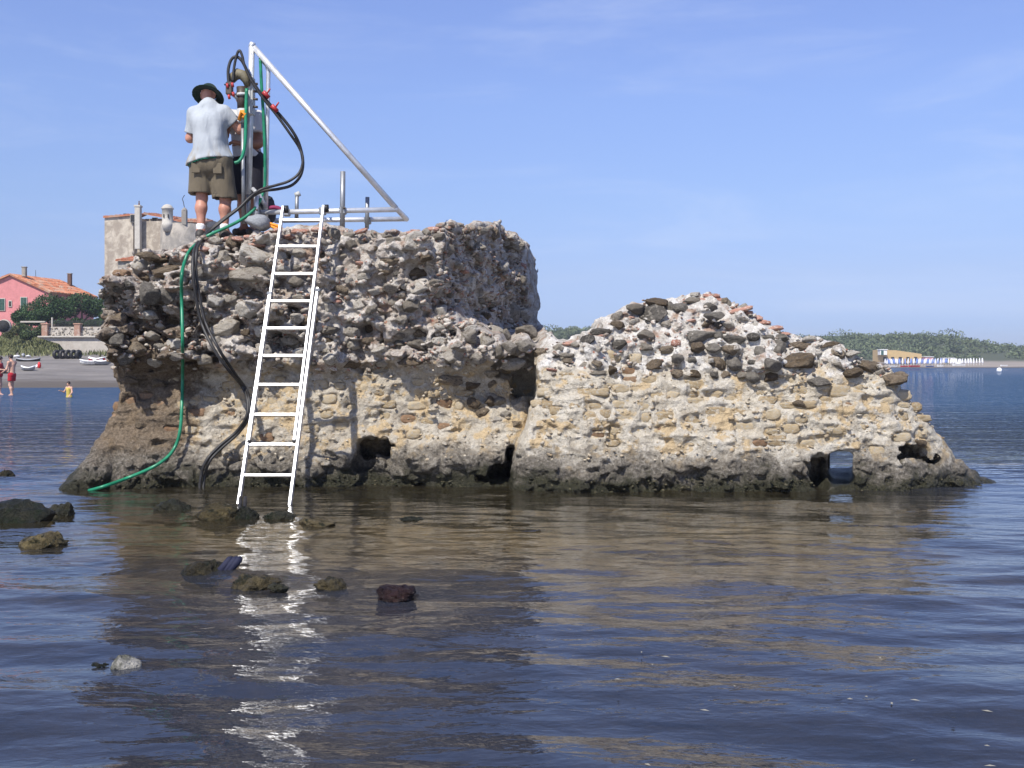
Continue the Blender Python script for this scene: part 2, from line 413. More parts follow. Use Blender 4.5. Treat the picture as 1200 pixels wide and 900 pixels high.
class Block:
    """one masonry block: front surface F(x,z) + silhouette + carved holes -> voxel skin"""
    def __init__(s, yref, poly_px, base_prof, bumps, dx, xr, zr, ys, back, seed, col_prof=None):
        s.yref, s.ys, s.back, s.seed = yref, ys, back, seed
        s.poly = [(P(p[0], p[1], p[2] if len(p) > 2 else yref).x, P(p[0], p[1], p[2] if len(p) > 2 else yref).z) for p in poly_px]
        s.xs = np.arange(xr[0], xr[1], dx, dtype=np.float32); s.zs = np.arange(zr[0], zr[1], dx, dtype=np.float32); s.dx = dx
        X, Z = np.meshgrid(s.xs, s.zs, indexing='ij'); s.X, s.Z = X, Z
        s.px = 600 + X / yref * F_PX; s.py = HOR - (Z - EYE) / yref * F_PX
        F = np.interp(s.py, [p[0] for p in base_prof], [p[1] for p in base_prof]).astype(np.float32)
        if col_prof: F += np.interp(s.px, [p[0] for p in col_prof], [p[1] for p in col_prof])
        for (bx, by, sx, sy, a) in bumps:
            F += a * np.exp(-(((s.px - bx) / sx) ** 2 + ((s.py - by) / sy) ** 2))
        s.F = F
        s.sd = poly_sd(X + 0.05 * fbm(X * 3, Z * 3, 0.3, seed, 3), Z + 0.05 * fbm(X * 3.3, Z * 3.3, 7.7, seed + 5, 3) + 0.030 * vnoise(X * 16, Z * 16, 2.2, seed + 6), s.poly)
    def pix(s, x, z):
        i = min(max(int((x - s.xs[0]) / s.dx), 0), len(s.xs) - 1); j = min(max(int((z - s.zs[0]) / s.dx), 0), len(s.zs) - 1)
        return i, j
    def front(s, x, z):
        i, j = s.pix(x, z); return float(s.F[i, j])
    def hit(s, px, py):
        """point on the front face seen at a photo pixel"""
        Y = s.yref
        for _ in range(6):
            p = P(px, py, Y); Y = 0.5 * Y + 0.5 * s.front(p.x, p.z)
        return P(px, py, Y)
    def settle(s, p, rad, r):
        """move a stone in from the outline and back onto the rounded edge so that it stays bedded"""
        x, z = p.x, p.z; e = 0.03
        for _ in range(3):
            i, j = s.pix(x, z); d = float(s.sd[i, j])
            if d < -0.75 * rad: break
            a, b = s.pix(x + e, z), s.pix(x - e, z); gx = float(s.sd[a] - s.sd[b]); a, b = s.pix(x, z + e), s.pix(x, z - e); gz = float(s.sd[a] - s.sd[b]); L = math.hypot(gx, gz) + 1e-6
            m = min(d + 0.75 * rad, 0.2); x -= gx / L * m; z -= gz / L * m
        i, j = s.pix(x, z); d = float(s.sd[i, j]); y = float(s.F[i, j]); t = max(0.0, d + r)
        return Vector((x, y + r - math.sqrt(max(r * r - min(t, r * .97) ** 2, 0)), z))
    def stamp(s, x, z, rx, rz, amp, flat=0.0, ang=0.0):
        """add a rounded bump (amp<0 towards the viewer) or pocket to the front surface"""
        m = max(rx, rz) * 1.3; i0, j0 = s.pix(x - m, z - m); i1, j1 = s.pix(x + m, z + m)
        if i1 <= i0 or j1 <= j0: return
        dx = s.X[i0:i1 + 1, j0:j1 + 1] - x; dz = s.Z[i0:i1 + 1, j0:j1 + 1] - z
        c, sn = math.cos(ang), math.sin(ang); u = (dx * c + dz * sn) / rx; v = (-dx * sn + dz * c) / rz
        if flat: r = (np.abs(u) ** 4 + np.abs(v) ** 4) ** 0.25; w = 1 - smooth01(flat, 1.08, r)
        else: r2 = u * u + v * v; w = np.sqrt(np.clip(1 - r2, 0, 1))
        s.F[i0:i1 + 1, j0:j1 + 1] += amp * w
    def chip(s, x, z, rx, rz, amp, rg):
        """an angular broken piece standing out of (amp<0) or missing from the face"""
        m = max(rx, rz) * 1.5; i0, j0 = s.pix(x - m, z - m); i1, j1 = s.pix(x + m, z + m)
        if i1 <= i0 or j1 <= j0: return
        u = (s.X[i0:i1 + 1, j0:j1 + 1] - x) / rx; v = (s.Z[i0:i1 + 1, j0:j1 + 1] - z) / rz; n = int(rg.integers(5, 8)); a = np.sort(rg.uniform(0, 6.283, n)) + np.linspace(0, 6.283, n, endpoint=False); r = None
        for k in range(n):
            q = (u * math.cos(a[k]) + v * math.sin(a[k])) / rg.uniform(.75, 1.05) ; r = q if r is None else np.maximum(r, q)
        w = np.clip((1 - r) * rg.uniform(2.2, 5.0), 0, 1) * np.clip(1 + rg.uniform(-.5, .5) * u + rg.uniform(-.5, .5) * v, 0.2, 1.8)
        s.F[i0:i1 + 1, j0:j1 + 1] += amp * w
    def skin(s, holes, name, mat, round_r=0.22, slope=0.0):
        gx, gz = np.gradient(s.F, s.dx); den = np.sqrt(1 + np.minimum(gx * gx + gz * gz, 9.0))
        Y = s.ys[None, :, None].astype(np.float32)
        d1 = (s.F[:, None, :] - Y) / den[:, None, :]
        sil = s.sd[:, None, :] - slope * np.maximum(Y - s.yref, 0)
        r = round_r
        D = np.minimum(np.maximum(d1, sil), 0) ; A = np.maximum(d1 + r, 0); B = np.maximum(sil + r, 0)
        D = np.minimum(np.maximum(d1, sil), -1e9 * 0 + np.where((A > 0) & (B > 0), np.sqrt(A * A + B * B) - r, np.maximum(d1, sil)))
        D = np.where((A > 0) & (B > 0), np.sqrt(A * A + B * B) - r, np.maximum(d1, sil)).astype(np.float32)
        D = np.maximum(D, Y - s.back)
        I, J, K = np.nonzero(np.abs(D) < 0.16)
        x, y, z = s.xs[I], s.ys[J].astype(np.float32), s.zs[K]
        w = np.where(z > 1.25, 1.15, 0.7)
        n = w * (0.034 * fbm(x * 5, y * 5, z * 6, s.seed + 1, 2) + 0.020 * np.abs(vnoise(x * 13, y * 13, z * 15, s.seed + 2)) + 0.013 * vnoise(x * 26, y * 26, z * 28, s.seed + 3))
        D[I, J, K] += n
        for h in holes:
            bx = h.bbox; a0, a1 = np.searchsorted(s.xs, bx[0:2]); b0, b1 = np.searchsorted(s.ys, bx[2:4]); c0, c1 = np.searchsorted(s.zs, bx[4:6])
            if a1 <= a0 or b1 <= b0 or c1 <= c0: continue
            D[a0:a1, b0:b1, c0:c1] = np.maximum(D[a0:a1, b0:b1, c0:c1], -h(s.xs[a0:a1, None, None], Y[:, b0:b1], s.zs[None, None, c0:c1]).astype(np.float32))
        V, Q = surface_nets(D, s.xs, s.ys, s.zs)
        me = mesh_from(name, V, Q, mat, True)
        return put(name, me)

def hole_box(px, py, Y, rx, rz, depth, dirx=0.0, y0=None, widen=0.0, rr=0.08, dz=0.0, seed=1):
    """a rounded hole carved from the face into the block along (dirx, 1, dz)"""
    c = P(px, py, Y)
    def f(x, y, z):
        t = y - Y
        ux = np.abs(x - c.x - dirx * t) - (rx + widen * np.maximum(t, 0)) + rr
        uz = np.abs(z - c.z - dz * t) - rz + rr
        w = 0.06 * vnoise(x * 6, y * 4, z * 6, seed) + 0.03 * vnoise(x * 17, y * 9, z * 17, seed + 40)
        d = np.sqrt(np.maximum(ux, 0) ** 2 + np.maximum(uz, 0) ** 2) - rr + w
        return np.maximum(d, np.maximum(-0.6 - t, t - depth))
    e = 0.25 + widen * depth; sx_ = abs(dirx) * (depth + .6)
    f.bbox = (c.x - rx - e - sx_, c.x + rx + e + sx_, Y - 0.75, Y + depth + 0.15, c.z - rz - e, c.z + rz + e); return f

# ---- tall block, front about 11.7 m away
left_poly = [(70, 660), (82, 578), (97, 548), (112, 512), (122, 470), (126, 425), (128, 402), (120, 378), (114, 348), (122, 326), (138, 308),
             (158, 297), (190, 290), (212, 283), (236, 275), (265, 269), (300, 267), (340, 264), (400, 264), (440, 267), (475, 266),
             (500, 264), (530, 261, 12.3), (560, 259, 13.0), (585, 266, 13.8), (602, 277, 14.4), (612, 295, 14.8), (619, 318, 15), (622, 342, 15), (618, 372, 14.6),
             (636, 383, 12.3), (649, 400, 12.0), (648, 430, 11.9), (640, 470, 11.8), (622, 500, 11.7), (612, 530), (608, 575), (610, 660)]
Lprof = [(240, 11.98), (262, 11.92), (290, 11.82), (340, 11.74), (400, 11.70), (424, 11.72), (440, 11.84), (500, 11.78), (540, 11.68), (572, 11.60), (640, 11.45)]
Lcol = [(80, -0.05), (130, 0.0), (300, 0.0), (480, 0.0), (620, 0.0), (660, 0.0)]
Lbumps = [(610, 450, 34, 34, 0.24), (634, 475, 22, 50, 0.25), (560, 468, 26, 30, 0.08), (560, 412, 60, 24, -0.20), (440, 330, 60, 40, 0.10), (262, 452, 60, 22, 0.10),
          (430, 556, 30, 18, 0.28), (150, 460, 40, 40, 0.10), (100, 560, 40, 30, -0.25), (520, 540, 60, 25, -0.10), (300, 300, 60, 30, -0.08),
          (170, 342, 60, 16, -0.10), (175, 385, 60, 18, 0.10), (210, 446, 60, 16, 0.14), (210, 420, 80, 10, -0.10), (290, 425, 40, 10, -0.08), (350, 440, 40, 10, 0.06)]
ysL = np.concatenate([np.arange(10.9, 12.35, 0.016), np.arange(12.35, 16.2, 0.04)]).astype(np.float32)
LB = Block(11.72, left_poly, Lprof, Lbumps, 0.0165, (-5.1, 0.75), (-0.55, 3.2), ysL, 16.0, 11, Lcol)
# the right-hand flank turns away from the viewer above the ledge
pxw = LB.px + (LB.py - 300) * 0.16 + 16 * fbm(LB.X * 2.2, LB.Z * 2.2, 8.8, 91, 3) + 6 * vnoise(LB.X * 9, LB.Z * 9, 1.8, 94)
fl = np.interp(pxw, [470, 492, 506, 520, 622, 650], [0, -0.10, -0.02, 0.42, 3.3, 3.8]); LB.F += (fl * (1 - smooth01(350, 402, LB.py - 0.02 * (LB.px - 500) + 22 * fbm(LB.X * 3, LB.Z * 1.5, 3.1, 97, 3)))).astype(np.float32)

right_poly = [(596, 660), (598, 578), (602, 545), (606, 515), (620, 482), (632, 445), (634, 415), (648, 398), (672, 394), (688, 389), (706, 386), (716, 372), (735, 358),
              (752, 348), (775, 344), (800, 342), (830, 340), (852, 340), (868, 348), (885, 361), (905, 374), (930, 387), (960, 395), (985, 402), (1010, 412),
              (1035, 427), (1056, 440), (1066, 450), (1076, 470), (1096, 490, 11.6), (1111, 512, 11.7), (1121, 538, 11.8), (1143, 553, 12.0), (1166, 572, 12.1), (1200, 660, 12.2)]
Rprof = [(320, 12.25), (340, 12.1), (370, 11.88), (400, 11.68), (440, 11.50), (480, 11.42), (520, 11.36), (550, 11.27), (575, 11.20), (640, 11.05)]
Rcol = [(590, 0.12), (640, 0.0), (1000, 0.0), (1060, 0.10), (1110, 0.30), (1170, 0.6), (1210, 0.8)]
Rbumps = [(1080, 555, 40, 16, -0.10), (900, 420, 30, 20, -0.06), (700, 470, 60, 40, -0.05), (860, 520, 80, 30, -0.06), (985, 552, 24, 22, 0.20), (640, 560, 40, 16, -0.05)]
ysR = np.concatenate([np.arange(10.75, 12.35, 0.016), np.arange(12.35, 13.7, 0.04)]).astype(np.float32)
RB = Block(11.4, right_poly, Rprof, Rbumps, 0.0165, (-0.12, 5.75), (-0.55, 2.2), ysR, 13.3, 23, Rcol)

for B in (LB, RB):                                                        # coarse relief of the faces
    up = smooth01(450, 425, B.py)
    B.F += (0.055 * up + 0.028) * fbm(B.X * 2.6, B.Z * 2.6, 1.5, B.seed, 4, 0.55).astype(np.float32)
    B.F -= (0.012 + 0.012 * up) * np.abs(vnoise(B.X * 14, B.Z * 15, 4.1, B.seed + 9))
    lip = (1 - np.abs(vnoise(B.X * 3.6 + 0.5 * vnoise(B.X * 2, B.Z * 5, 0.2, B.seed + 31), B.Z * 9.5 + 0.4 * vnoise(B.X * 4, B.Z * 3, 0.7, B.seed + 32), 2.7, B.seed + 30))) ** 3
    B.F -= 0.034 * lip * smooth01(432, 446, B.py) * smooth01(560, 535, B.py)
    B.F += 0.05 * smooth01(545, 570, B.py) * fbm(B.X * 7, B.Z * 7, 3.3, B.seed + 12, 3)
# mortar-covered lumps in the rubble zone, and weathered pockets
def lumps(B, n, box, rmin, rmax, a0, a1, rg):
    for _ in range(n):
        p = B.hit(rg.uniform(box[0], box[1]), rg.uniform(box[2], box[3])); r = rg.uniform(rmin, rmax) * (0.6 + rg.uniform())
        B.chip(p.x, p.z, r * rg.uniform(1.0, 1.7), r, rg.uniform(a0, a1), rg)
rg = np.random.default_rng(5)
lumps(LB, 520, (120, 620, 262, 430), 0.03, 0.075, -0.075, -0.02, rg)
lumps(LB, 42, (118, 330, 290, 428), 0.07, 0.12, -0.14, -0.05, rg)
lumps(LB, 60, (118, 340, 290, 428), 0.05, 0.11, 0.05, 0.15, rg)
lumps(LB, 110, (130, 600, 285, 430), 0.05, 0.10, 0.03, 0.12, rg)
lumps(LB, 160, (120, 600, 432, 540), 0.03, 0.07, -0.03, 0.035, rg)
lumps(RB, 260, (640, 1060, 345, 436), 0.03, 0.06, -0.05, -0.012, rg)
lumps(RB, 140, (620, 1100, 436, 540), 0.03, 0.07, -0.018, 0.018, rg)
lumps(LB, 140, (90, 600, 535, 572), 0.03, 0.08, -0.07, 0.03, rg)
lumps(RB, 160, (600, 1150, 540, 575), 0.03, 0.08, -0.06, 0.03, rg)

# ---- stones seen in the photograph: x, y, width, height in photo pixels, kind
SL = [(144,338,38,19,'d'),(173,344,27,28,'d'),(197,346,24,26,'d'),(160,311,24,15,'l'),(172,294,30,11,'t'),(140,320,18,9,'o'),(192,305,28,10,'t'),(196,318,40,13,'t'),
 (140,373,30,16,'t'),(175,369,30,11,'l'),(138,399,20,16,'d'),(144,418,24,20,'d'),(203,376,19,16,'t'),(203,403,20,14,'l'),(180,424,20,13,'l'),(226,399,18,12,'l'),(160,410,24,18,'t'),
 (128,352,16,12,'g'),(131,386,14,12,'l'),(225,365,15,11,'l'),(150,354,20,9,'g'),(216,352,14,14,'g'),(214,330,18,12,'l'),(240,340,16,12,'l'),(238,366,18,14,'l'),(232,318,14,16,'l'),
 (294,300,52,24,'l'),(293,324,46,22,'g'),(257,303,32,20,'l'),(262,338,22,14,'t'),(250,353,24,15,'l'),(294,362,30,22,'l'),(266,386,40,24,'l'),(271,284,15,18,'t'),(255,399,14,11,'l'),(284,424,22,16,'l'),(306,344,18,9,'g'),(308,386,20,18,'l'),(252,284,20,14,'l'),(320,284,16,12,'l'),(322,330,18,12,'l'),(330,300,18,14,'l'),(345,330,22,14,'g'),(350,296,20,12,'l'),(348,372,18,14,'l'),(338,400,24,10,'l'),
 (393,273,14,18,'g'),(411,287,14,14,'g'),(424,282,14,12,'l'),(461,285,26,17,'l'),(483,284,32,26,'l'),(457,306,26,11,'t'),(488,320,34,15,'t'),(490,338,26,18,'l'),(420,356,16,15,'l'),(436,362,16,11,'g'),
 (459,354,11,10,'l'),(482,358,21,17,'g'),(470,375,17,14,'g'),(457,337,19,13,'g'),(428,325,19,12,'l'),(440,341,17,11,'l'),(414,389,22,16,'g'),(468,393,17,9,'g'),(468,402,16,8,'g'),
 (488,404,22,15,'g'),(490,391,21,11,'t'),(400,340,18,12,'t'),(396,318,20,14,'l'),(380,300,16,12,'g'),(402,300,20,12,'l'),(386,362,22,16,'l'),(436,386,20,12,'t'),(446,410,22,12,'l'),(432,400,16,10,'t'),(386,386,24,12,'g'),
 (605,289,32,17,'g'),(588,312,17,11,'l'),(550,334,21,18,'l'),(513,344,13,11,'l'),(600,366,18,26,'g'),(585,367,13,14,'t'),(568,371,16,11,'t'),(560,300,18,12,'g'),(572,328,16,12,'l'),(535,310,18,12,'l'),(525,292,18,14,'g'),(610,328,14,14,'g'),(596,338,16,12,'l'),(560,350,16,12,'g'),
 (550,395,25,19,'g'),(536,406,15,11,'g'),(528,416,32,20,'l'),(570,400,20,19,'g'),(592,393,18,17,'g'),(617,388,26,17,'g'),(612,405,22,14,'g'),(600,425,32,18,'g'),(586,412,14,17,'g'),(560,420,22,15,'g'),(535,430,17,11,'l'),(553,386,17,10,'l'),(578,386,24,11,'l'),(604,412,18,10,'g'),(628,398,18,14,'g'),(636,410,16,12,'g'),(575,436,18,14,'g'),(512,400,20,12,'l'),(514,382,20,10,'l'),
 (516,276,15,11,'g'),(545,271,16,12,'t'),(562,267,18,12,'g'),(578,274,16,15,'t'),(591,282,15,13,'g'),(530,268,15,10,'l'),(548,284,15,12,'l'),(500,272,14,12,'l'),(438,274,16,10,'l'),(452,270,14,9,'g'),
 (482,269,26,9,'r'),(503,263,16,7,'r'),(458,308,18,7,'r'),(300,287,22,5,'r'),(268,270,22,6,'r'),(246,282,20,6,'r'),(290,272,18,6,'r'),(318,270,20,6,'r'),(276,279,14,5,'r'),(350,270,22,7,'r'),(372,268,18,6,'r'),(424,267,16,6,'r'),(212,292,26,6,'r'),(186,296,20,6,'r'),(232,290,22,6,'r'),(334,278,20,5,'r'),(366,288,22,6,'r'),(542,318,14,5,'r'),(614,310,10,8,'r'),(270,316,18,5,'r'),(392,352,16,5,'r'),
 (388,421,20,14,'l'),(390,434,16,9,'t'),(480,424,30,11,'t'),(450,424,20,10,'l'),
 (428,456,17,12,'y'),(468,457,18,13,'y'),(385,468,19,12,'y'),(435,494,16,14,'o'),(479,491,20,11,'o'),(545,501,16,12,'y'),(522,502,22,13,'o'),(520,473,18,14,'o'),(553,473,19,14,'t'),(574,471,13,14,'t'),(485,509,19,11,'y'),(426,445,20,10,'y'),(492,447,20,10,'y'),(530,446,34,13,'t'),(500,497,18,10,'y'),(455,474,18,11,'y'),(412,478,14,10,'y'),(400,500,18,11,'y'),(450,510,16,10,'y'),(552,452,20,11,'t'),(508,462,16,10,'y'),(375,450,18,11,'y'),(382,486,16,10,'y'),(398,452,14,10,'y'),
 (151,470,17,11,'o'),(131,474,12,12,'o'),(141,489,24,11,'o'),(189,475,18,11,'o'),(177,484,24,9,'o'),(201,505,23,12,'o'),(264,488,24,14,'o'),(258,506,30,12,'o'),(230,484,19,11,'o'),(165,498,16,9,'t'),(150,446,26,12,'t'),(290,498,20,14,'y'),(270,452,22,12,'y'),(300,460,20,12,'y'),(245,470,20,11,'y'),(284,474,22,12,'y'),(320,470,18,11,'y'),(310,512,20,12,'o'),(185,450,22,11,'t'),(170,464,18,9,'o')]
SL += [(584,470,16,12,'g'),(574,450,16,12,'t'),(576,466,14,12,'g'),(566,484,16,12,'t'),(582,492,14,10,'l'),(604,497,14,10,'t'),(592,486,14,10,'g'),(596,408,24,16,'g'),(618,404,24,15,'g'),(634,414,16,13,'t')]
SR = [(767,370,37,25,'d'),(818,395,49,18,'d'),(756,393,26,15,'g'),(775,346,36,13,'t'),(805,348,26,10,'g'),(745,357,25,13,'g'),(720,369,17,16,'g'),(702,388,28,12,'d'),(690,399,20,14,'d'),(725,405,20,14,'d'),
 (718,419,21,18,'y'),(745,420,15,12,'y'),(787,360,15,16,'d'),(799,363,20,16,'d'),(832,361,18,13,'d'),(838,371,26,12,'d'),(766,428,20,15,'t'),(793,421,17,12,'d'),(810,424,13,11,'d'),(836,409,20,14,'d'),(837,426,23,18,'t'),
 (795,438,20,12,'t'),(814,439,15,11,'t'),(843,394,14,12,'d'),(818,407,17,13,'t'),(666,416,18,8,'g'),(685,428,16,9,'g'),(665,423,13,7,'t'),(717,434,12,11,'t'),(674,404,14,10,'l'),(655,408,14,9,'l'),(780,380,22,9,'l'),(742,378,20,9,'l'),(700,410,16,10,'l'),(738,435,20,9,'o'),(700,437,24,8,'g'),(782,410,16,10,'t'),(770,411,13,9,'o'),
 (856,397,33,13,'d'),(882,396,17,12,'d'),(899,396,18,13,'d'),(917,395,18,11,'d'),(857,410,22,12,'t'),(862,425,24,19,'d'),(883,441,21,16,'d'),(892,412,17,18,'d'),(912,410,26,21,'d'),(903,428,26,16,'d'),(902,442,22,16,'t'),
 (934,424,38,23,'t'),(940,407,27,14,'t'),(961,446,28,13,'d'),(980,415,18,15,'t'),(984,429,18,13,'g'),(1000,437,24,12,'t'),(1020,429,30,15,'t'),(1055,443,32,18,'t'),(1042,449,14,12,'d'),(848,440,16,12,'t'),(838,440,12,10,'d'),(870,440,14,10,'g'),(853,380,16,9,'l'),(828,380,14,8,'t'),
 (972,404,30,8,'t'),(1000,414,20,9,'l'),(950,398,18,8,'l'),(1034,437,16,10,'g'),(1008,424,14,9,'l'),
 (871,363,30,8,'r'),(906,385,30,7,'r'),(898,377,8,6,'r'),(836,346,20,6,'r'),(848,345,18,6,'r'),(824,351,12,5,'r'),(843,350,12,5,'r'),(920,391,16,4,'r'),(890,372,12,5,'r'),(726,372,14,4,'r'),(740,371,12,4,'r'),(793,402,12,9,'r'),(737,402,10,5,'r'),(668,402,16,5,'r'),(706,392,14,5,'r'),(902,372,16,5,'r'),(880,354,14,5,'r'),
 (873,345,15,11,'l'),(858,349,9,11,'g'),(862,342,12,7,'t'),(815,343,14,7,'l'),
 (665,441,18,11,'y'),(704,460,21,11,'y'),(728,456,20,11,'y'),(697,476,22,11,'y'),(727,474,26,12,'y'),(644,474,19,12,'y'),(790,463,16,9,'y'),(837,462,24,10,'y'),(815,451,16,11,'y'),(747,457,14,9,'y'),
 (877,454,12,11,'y'),(901,470,24,11,'y'),(936,475,42,10,'y'),(935,457,28,11,'y'),(985,459,26,15,'y'),(968,471,19,13,'y'),(873,501,28,15,'y'),(906,486,22,15,'y'),(938,473,20,9,'t'),(974,486,22,12,'y'),(996,487,20,14,'y'),(928,503,24,13,'y'),(957,501,25,11,'y'),(979,503,19,12,'y'),
 (911,517,28,14,'y'),(972,515,30,11,'y'),(946,520,20,11,'y'),(1029,529,19,15,'y'),(1055,489,22,11,'y'),(1058,513,24,13,'y'),(640,460,20,12,'y'),(630,474,17,10,'y'),(655,482,22,11,'y'),(686,461,20,10,'y'),(712,452,16,8,'y'),(730,486,23,15,'y'),(710,485,15,11,'y'),(692,490,19,14,'y'),(757,490,14,13,'y'),
 (811,491,20,14,'y'),(838,483,29,16,'y'),(782,488,26,11,'y'),(755,477,15,9,'y'),(716,443,19,9,'y'),(812,446,22,8,'y'),(632,506,15,11,'y'),(746,506,12,10,'y'),(782,503,22,11,'o'),(772,513,14,8,'o'),(840,510,28,11,'y'),(760,445,22,9,'y'),(868,484,22,10,'y'),(1020,470,24,11,'y'),(1008,502,20,12,'y'),(1040,470,18,10,'y'),(1032,508,20,12,'y'),(672,505,22,12,'o'),(700,508,20,10,'o'),(660,462,16,10,'y'),(674,476,16,10,'y'),(890,520,20,10,'o'),(1080,508,18,12,'y'),(1004,455,20,9,'y'),(856,468,18,10,'y'),(815,470,20,10,'y'),(770,465,18,9,'y')]

def fill(B, lst, n_up, n_low, box_up, box_low, kinds_up, p_up, rg, inside):
    """further stones between the listed ones, none on top of another"""
    occ = [(a, b, w, h) for a, b, w, h, k in lst]; out = []
    def free(x, y, w, h): return all(abs(x - a) > (w + c) * 0.42 or abs(y - b) > (h + d) * 0.45 for a, b, c, d in occ)
    for n, box, up in ((n_up, box_up, True), (n_low, box_low, False)):
        k = 0; tries = 0
        while k < n and tries < 6000:
            tries += 1
            x, y = rg.uniform(box[0], box[1]), rg.uniform(box[2], box[3])
            if up: w = rg.uniform(9, 20) * (1.15 if tries < 800 else 0.8); h = w * rg.uniform(0.55, 0.85)
            else: w = rg.uniform(12, 24); h = rg.uniform(8, 12); y = round((y - box[2]) / 14.5) * 14.5 + box[2] + rg.uniform(-2, 2)
            if not inside(x, y) or not free(x, y, w, h): continue
            kind = rg.choice(kinds_up, p=p_up) if up else rg.choice(['y', 'o', 't'], p=[.86, .10, .04])
            if kind == 'r': h = w * 0.3
            occ.append((x, y, w, h)); out.append((x, y, w, h, str(kind))); k += 1
    return out

def inL(x, y):
    if abs(x - 440) < 36 and abs(y - 528) < 24: return False
    if x > 585 and y > 430: return False
    p = P(x, y, 11.72); i, j = LB.pix(p.x, p.z); return LB.sd[i, j] < -0.05
def inR(x, y):
    if 950 < x < 1012 and y > 512: return False
    if 1045 < x < 1100 and 520 < y < 548: return False
    p = P(x, y, 11.4); i, j = RB.pix(p.x, p.z); return RB.sd[i, j] < -0.04
rg = np.random.default_rng(41)
SL += fill(LB, SL, 70, 18, (118, 620, 264, 428), (140, 575, 446, 512), ['l', 'g', 't', 'd', 'r'], [.42, .25, .2, .05, .08], rg, inL)
SR += fill(RB, SR, 10, 22, (645, 1060, 345, 436), (625, 1095, 447, 522), ['l', 'g', 't', 'd', 'r'], [.48, .15, .2, .14, .03], rg, inR)
print("stones", len(SL), len(SR))

def prep(B, lst):
    """pockets for the recessed tuff blocks, then the places of all stones"""
    for (x, y, w, h, k) in lst:
        if k in 'yo':
            p = B.hit(x, y); s_ = p.y / F_PX
            B.stamp(p.x, p.z, w * s_ * 0.56, h * s_ * 0.60, 0.042 if k == 'o' else 0.028, 0.6)
def place(B, lst, root, seed):
    rg = np.random.default_rng(seed); cnt = 0
    for (x, y, w, h, k) in lst:
        p = B.hit(x, y); s_ = p.y / F_PX; rx, rz = w * s_ * 0.5, h * s_ * 0.5; p = B.settle(p, math.sqrt(rx * rz), 0.15)
        if k in 'yo':
            ry = 0.07; yy = p.y + ry - (0.007 if k == 'y' else 0.0) + rg.uniform(-0.010, 0.010); rx *= 1.04; rz *= 1.04
            rot = (rg.uniform(-.10, .10), rg.uniform(-.06, .06), rg.uniform(-.10, .10))
        elif k == 'r':
            ry = max(rx * 0.8, 0.06); yy = p.y + ry * 0.80
            rot = (rg.uniform(-.2, .35), rg.uniform(-.25, .25), rg.uniform(-.5, .5)); rz = max(rz * 0.9, 0.014)
        else:
            ry = math.sqrt(rx * rz) * rg.uniform(0.95, 1.3); yy = p.y + ry * (rg.uniform(-0.12, 0.20) if w >= 17 else rg.uniform(0.0, 0.4))
            rot = (rg.uniform(-.25, .25), rg.uniform(-.18, .18), rg.uniform(-.4, .4))
        me = rock_mesh(k, int(rg.integers(0, 8)))
        o = put("tile" if k == 'r' else "stone", me, root, (p.x, yy, p.z), rot, (rx * 1.06, ry, rz * 1.06))
        if rg.uniform() < 0.5 and k != 'r': o.rotation_euler[2] += math.pi
        cnt += 1
    return cnt
prep(LB, SL); prep(RB, SR)

holesL = [hole_box(438, 527, 11.65, 0.21, 0.135, 0.9, -0.05, rr=0.10, seed=3), hole_box(424, 541, 11.6, 0.12, 0.08, 0.5, rr=0.06, seed=6), hole_box(460, 522, 11.65, 0.06, 0.05, 0.3, rr=0.05, seed=16),
          hole_box(597, 548, 11.6, 0.06, 0.19, 1.0, 0.05, rr=0.05, seed=5), hole_box(586, 556, 11.55, 0.15, 0.10, 0.8, rr=0.06, seed=8), hole_box(566, 562, 11.5, 0.10, 0.05, 0.4, rr=0.04, seed=18),
          hole_box(614, 440, 11.75, 0.19, 0.27, 0.9, 0.03, rr=0.10, seed=31), hole_box(592, 432, 11.8, 0.15, 0.10, 0.5, 0.0, rr=0.08, seed=32), hole_box(628, 470, 11.7, 0.08, 0.16, 0.5, 0.0, rr=0.06, seed=34), hole_box(545, 461, 11.7, 0.05, 0.05, 0.16, rr=0.04, seed=9), hole_box(508, 470, 11.7, 0.05, 0.05, 0.16, rr=0.04, seed=10)]
tun = (985 - 600) / F_PX
def hole_arch(x, y, z):
    c = P(986, 556, 11.3); t = y - 11.3
    ux = np.abs(x - c.x - tun * t) - 0.138 - 0.02 * t - 0.12 * np.maximum(0.12 - t, 0) ; uz = np.where(z > c.z, np.maximum(z - c.z - 0.235, -0.05), np.maximum(0.035 - z, -0.4)) + 0 * t
    w = 0.02 * vnoise(x * 7, y * 3, z * 7, 77); rr = 0.10
    return np.sqrt(np.maximum(ux + rr, 0) ** 2 + np.maximum(uz + rr, 0) ** 2) - rr + w
hole_arch.bbox = (2.6, 5.0, 10.0, 14.0, -1.0, 1.2)
holesR = [hole_arch, hole_box(962, 552, 11.3, 0.10, 0.17, 0.55, 0.1, rr=0.08, seed=14),
          hole_box(1068, 530, 11.5, 0.19, 0.075, 0.6, -0.1, rr=0.06, seed=21), hole_box(1090, 540, 11.65, 0.10, 0.05, 0.4, rr=0.05, seed=22), hole_box(1050, 537, 11.5, 0.05, 0.045, 0.3, rr=0.04, seed=24),
          hole_box(640, 466, 11.5, 0.04, 0.03, 0.12, rr=0.03, seed=25)]

tall = LB.skin(holesL, "ruined_block", M_core_l, 0.16, 0.035)
tag(tall, "tall ruined Roman masonry block with sheer rubble face that the ladder leans on", "ruin", "blocks of the ruined masonry")
low = RB.skin(holesR, "ruined_block", M_core_r, 0.14, 0.0)
tag(low, "low ruined masonry block sloping down to a pierced arch at the water", "ruin", "blocks of the ruined masonry")
place(LB, SL, tall, 3); place(RB, SR, low, 4)

